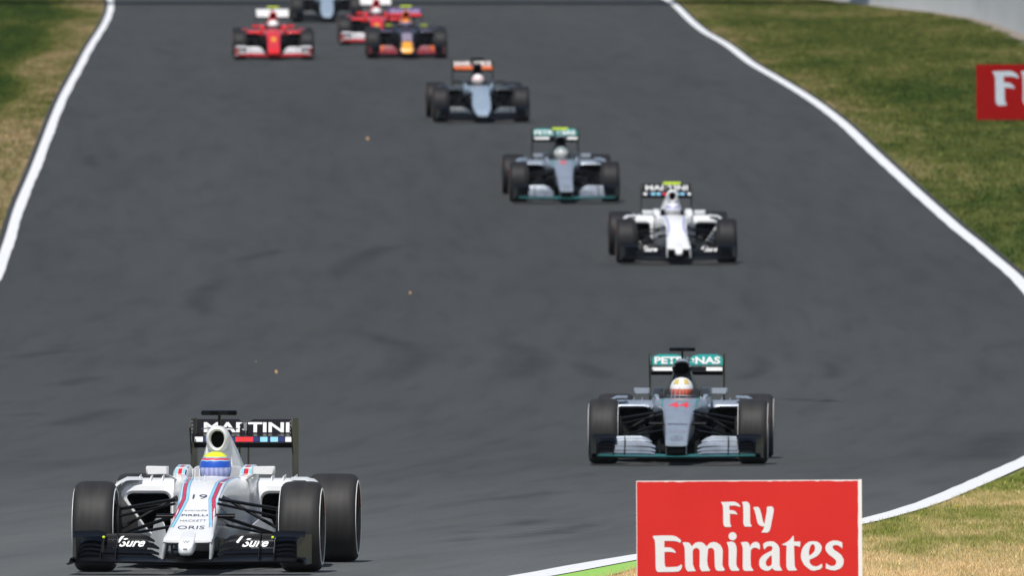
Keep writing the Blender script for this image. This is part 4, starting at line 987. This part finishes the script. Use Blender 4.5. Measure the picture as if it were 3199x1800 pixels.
# ------------------------------------------------------------------ boards
def S(r, pts):
    fx = {1: (2240,1550,11.145), 2: (2030,1655,8.31), 3: (2330,1655,8.05)}[r]
    return [((fx[0]+u/fx[2])*.80494, (fx[1]+v/fx[2])*.80494) for u, v in pts]
GL = {
'F': [S(1,[(165,215),(560,205),(640,210),(720,240),(790,295),(825,340),(850,385),(800,385),(720,355),(640,342),(450,345),(460,500),(540,498),(610,515),(680,560),(712,600),(730,640),(720,660),(650,640),(470,625),(478,950),(490,1000),(525,1060),(500,1085),(320,1090),(270,1050),(245,980),(238,400),(215,310)])],
'l': [S(1,[(893,222),(980,208),(1080,208),(1130,250),(1165,310),(1175,380),(1178,940),(1195,1000),(1240,1060),(1215,1080),(1000,1080),(960,1030),(938,950),(945,680),(938,380),(925,290)])],
'y': [S(1,[(1283,425),(1340,395),(1450,390),(1500,430),(1530,500),(1570,640),(1610,840),(1640,940),(1668,975),(1690,930),(1700,850),(1760,560),(1762,400),(1820,380),(1920,375),(1970,400),(2005,480),(1995,580),(1940,860),(1880,1150),(1850,1230),(1790,1290),(1590,1288),(1565,1270),(1630,1190),(1670,1070),(1590,1075),(1510,1040),(1450,980),(1420,900),(1380,700),(1330,500)])],
'E': [S(2,[(92,185),(110,158),(300,148),(600,152),(700,180),(780,235),(812,265),(830,300),(800,342),(730,310),(640,295),(392,290),(392,460),(500,460),(570,475),(640,520),(690,590),(680,605),(600,585),(500,575),(392,580),(395,860),(410,950),(440,978),(700,965),(760,955),(820,905),(850,940),(835,1010),(800,1060),(740,1090),(640,1098),(220,1100),(180,1060),(165,980),(155,400),(145,280)])],
'm': [S(2,[(862,340),(930,328),(1000,332),(1050,355),(1108,440),(1150,385),(1200,345),(1280,325),(1370,335),(1430,375),(1490,445),(1530,390),(1590,345),(1670,325),(1760,345),(1840,400),(1890,480),(1908,560),(1895,900),(1910,970),(1960,1050),(1930,1080),(1770,1080),(1720,1040),(1700,960),(1690,560),(1670,510),(1620,480),(1570,482),(1525,520),(1500,800),(1515,940),(1580,1080),(1360,1088),(1325,1040),(1305,960),(1310,560),(1290,510),(1240,480),(1190,482),(1140,520),(1125,600),(1130,900),(1150,970),(1205,1080),(1000,1088),(960,1050),(930,960),(920,500),(900,420)])],
'i': [S(2,[(2010,335),(2120,320),(2180,325),(2230,365),(2262,450),(2270,560),(2255,880),(2268,960),(2340,1060),(2310,1080),(2140,1080),(2090,1030),(2060,930),(2062,520),(2045,430)]), S(2,[(2165+105*math.cos(k*math.pi/12), 180+105*math.sin(k*math.pi/12)) for k in range(24)])],
'r': [S(3,[(-112,330),(0,315),(50,322),(95,360),(118,440),(160,365),(230,320),(300,325),(350,360),(370,420),(365,520),(310,480),(240,465),(180,480),(138,530),(130,700),(138,920),(155,970),(205,1035),(180,1050),(-20,1050),(-60,1010),(-68,940),(-62,500),(-75,420)])],
'a': [S(3,[(448,375),(520,325),(620,305),(710,315),(790,365),(840,430),(862,500),(860,900),(880,960),(930,1045),(850,1052),(750,1045),(690,1005),(675,975),(630,1025),(560,1052),(470,1040),(390,990),(350,920),(345,840),(355,770),(400,700),(470,640),(560,590),(640,555),(675,520),(685,470),(665,435),(610,425),(550,440),(480,515),(460,470)]), S(3,[(665,655),(600,700),(540,770),(512,830),(515,890),(550,935),(600,938),(650,910),(665,870)])],
't': [S(3,[(918,385),(980,362),(1040,330),(1090,298),(1130,260),(1170,215),(1210,160),(1222,200),(1225,318),(1385,318),(1375,455),(1320,430),(1225,420),(1235,800),(1240,930),(1260,980),(1300,1030),(1260,1048),(1090,1048),(1050,1010),(1030,940),(1030,700),(1040,420),(950,405)])],
'e': [S(3,[(1400,640),(1420,530),(1460,450),(1520,380),(1600,325),(1700,310),(1800,320),(1880,370),(1925,450),(1915,540),(1870,620),(1800,690),(1700,740),(1615,775),(1615,840),(1640,890),(1700,935),(1790,948),(1860,920),(1925,875),(1930,970),(1880,1020),(1740,1055),(1640,1040),(1560,980),(1480,910),(1420,800),(1395,700)]), S(3,[(1605,680),(1600,580),(1620,480),(1650,410),(1700,385),(1740,410),(1755,470),(1745,550),(1700,610)])],
's': [S(3,[(2440,345),(2440,500),(2400,460),(2330,415),(2260,410),(2200,430),(2195,470),(2230,530),(2340,600),(2420,670),(2470,770),(2470,860),(2440,950),(2370,1010),(2260,1050),(2160,1045),(2020,1000),(2030,860),(2080,910),(2160,940),(2240,930),(2285,870),(2280,800),(2220,740),(2100,650),(2030,560),(2010,470),(2040,390),(2120,325),(2220,295),(2340,305)])],
}
BOARDRED, nt, b = nodes('red_board_paint')
tc = N(nt, 'ShaderNodeTexCoord'); no = N(nt, 'ShaderNodeTexNoise', i_Scale=3.0, i_Detail=6.0); nt.links.new(tc.outputs['Object'], no.inputs['Vector'])
r = ramp(nt, [(.3, (.53,.019,.018)), (.7, (.575,.024,.021))]); nt.links.new(no.outputs['Fac'], r.inputs[0]); nt.links.new(r.outputs[0], b.inputs['Base Color']); b.inputs['Roughness'].default_value = .7; b.inputs['Specular IOR Level'].default_value = .2
BOARDW = worn('board_edge_white', (.74,.74,.75), (.45,.43,.42), (8, 8)); BOARDW2 = paint('board_letter_white', (.66,.69,.74), .6, 0, dirt=.02)
BOARDRED2 = paint('shaded_dark_red_board', (.28,.006,.006), .9, 0, dirt=.06, spec=.05); POST = paint('board_post', (.25,.25,.25), .6, 0)  # far board's red is darkened in its colour, as if turned from the sun
def glyph(polys, fn, name, parent, mat):
    cu = bpy.data.curves.new('g', 'CURVE'); cu.dimensions = '2D'; cu.fill_mode = 'FRONT'
    for pl in polys:
        q = [fn(*p) for p in pl]; sp = cu.splines.new('POLY'); sp.points.add(len(q)-1); sp.use_cyclic_u = True
        for p_, (x, z) in zip(sp.points, q): p_.co = (x, z, 0, 1)
    ob = bpy.data.objects.new('g', cu); COL.objects.link(ob); bpy.context.view_layer.update(); me = ob.to_mesh()
    V = [(v.co.x, 0, v.co.y) for v in me.vertices]; f = [list(p.vertices) for p in me.polygons]
    ob.to_mesh_clear(); bpy.data.objects.remove(ob); bpy.data.curves.remove(cu)
    n = len(V); o = mesh(name, V, f, mat, parent, 0, fix=False)
    return o
SB = 400.0; YB = F/SB
bd = bpy.data.objects.new('advertising_board', None); COL.objects.link(bd)
bx = (1885-CX)/SB; bd.location = (bx, YB, gz(YB)); bd.rotation_euler = (0, R(-.35), R(-1.2))
tag(bd, 'red board reading Fly Emirates standing nearest, at the bottom of the picture', 'advertising board')
def bw(px, py): return ((px-CX)/SB-bx, CAMH-(py-YH)/SB-gz(YB))
top = bw(0,1209)[1]; lx = bw(1602,0)[0]; rx = bw(2170,0)[0]; bot = top-.78
fr = MB().loft([rrect(.004,lx,rx-.004,bot,top,.004,2), rrect(.035,lx,rx-.004,bot,top,.004,2)]); fr.build('backing_panel', BOARDW, bd, 0)
rb_ = random.Random(5); te = [(lx+.004+(rx-.030-lx)*k/60, top-.005-rb_.choice((0,0,.001,.001,.002,.004))) for k in range(60, -1, -1)]
re_ = [(rx-.026-rb_.choice((0,0,.001,.002)), bot+.004+(top-bot-.012)*k/20) for k in range(0, 20)]
MB().prism([(lx+.004,0,bot+.004)]+[(x, 0, z) for x, z in re_]+[(x, 0, z) for x, z in te], (0,.006,0)).build('red_face', BOARDRED, bd, 0)
MB().box((rx-.012,.012,(top+bot)/2),(.020,.045,top-bot+.004)).build('edge_strip', BOARDW, bd, 0)
for x in (lx+.2, rx-.25): MB().box((x,.06,(top-.1)/2-.05),(.05,.05,top)).build('post', POST, bd, 0)
for ch in ('F','l','y','E','m','i','r','a','t','e','s'):
    o = glyph(GL[ch], bw, 'letter', bd, BOARDW2); o.location.y = -.003
# far board, cut by the right edge of the frame
fx, fyy = ground_at(2600, 304); sf = F/fyy
b2 = bpy.data.objects.new('advertising_board', None); COL.objects.link(b2); b2.location = ((2700-CX)/sf, fyy, gz(fyy)); b2.rotation_euler = (0, R(-.3), R(0))
tag(b2, 'wide dark red board with white letters on the far grass at the right edge', 'advertising board')
def b2w(px, py): return ((px-2700)/sf, CAMH-(py-YH)/sf-gz(fyy))
x0, z1 = b2w(2456,161); _, z0 = b2w(0,299); x1 = x0+5.4
MB().box(((x0+x1)/2,.03,(z0+z1)/2),(x1-x0,.04,z1-z0)).build('backing_panel', BOARDW, b2, 0)
MB().box(((x0+x1)/2,.004,(z0+z1)/2),(x1-x0+.01,.012,z1-z0+.01)).build('red_face', BOARDRED2, b2, 0)
for k in range(4): MB().box((x0+.4+k*1.5,.08,z0/2+.1),(.06,.06,z0+.4)).build('post', POST, b2, 0)
FARW = paint('far_board_letter_white', (.50,.56,.64), .6, 0)
def place(chars, gx0, gs, base_z):
    for ch in chars:
        o = glyph(GL[ch], lambda px, py: (gx0+(px-1815)*gs, base_z-(py-1327)*gs), 'letter', b2, FARW); o.location.y = -.006
gs = (86/63.0)*(1/sf)
fz = b2w(0,265)[1]; fx0 = b2w(2496,0)[0]
place('Fly', fx0, gs, fz)
def place2(chars, gx0, gs, base_z):
    for ch in chars:
        o = glyph(GL[ch], lambda px, py: (gx0+(px-1640)*gs, base_z-(py-1437)*gs), 'letter', b2, FARW); o.location.y = -.006
place2('Emirates', fx0+1.25, gs*.62, fz)

# ------------------------------------------------------------------ small orange flakes kicked up on the track, a flower
FLK = paint('pale_orange_flake', (.75,.42,.20), .6, 0)
for (px, py, sc, lb) in ((924,353,.062,'pale orange flake lying on the track, farthest up the picture'),(1031,741,.042,'tiny cream flake lying in the middle of the track'),(694,941,.046,'orange flake on the track behind the leading car'),(643,912,.014,'tiniest faint flake up and left of the orange one')):
    X, Y = ground_at(px, py); m = MB()
    m.add([(0,0,0),(sc*.35,0,sc*.2),(sc*.3,sc*.1,sc*.75),(-.05*sc,sc*.12,sc*1.0),(-.3*sc,sc*.05,sc*.5),(0,-sc*.08,sc*.45)], [[0,1,5],[1,2,5],[2,3,5],[3,4,5],[4,0,5]])
    o = m.build('flake', FLK, None, 0); o.location = (X, Y, gz(Y)+.004); tag(o, lb, 'debris')
X, Y = ground_at(2409, 1290)
fl_ = bpy.data.objects.new('yellow_flower', None); COL.objects.link(fl_); fl_.location = (X, Y, gz(Y)); tag(fl_, 'small yellow flower growing beside the white line near the board', 'flower')
MB().bar((0,0,0),(0,0,.055),.004,.004,5,up=(0,1,0)).build('stem', BLADE, fl_)
pm = MB()
for k in range(9):
    a = 2*math.pi*k/9; pm.add([(0,0,.055),(.016*math.cos(a-.3),.016*math.sin(a-.3),.064),(.02*math.cos(a),.02*math.sin(a),.06),(.016*math.cos(a+.3),.016*math.sin(a+.3),.064)], [[0,1,2,3]])
pm.build('petals', paint('yellow_petals', (.85,.70,.02), .6, 0), fl_, 0)
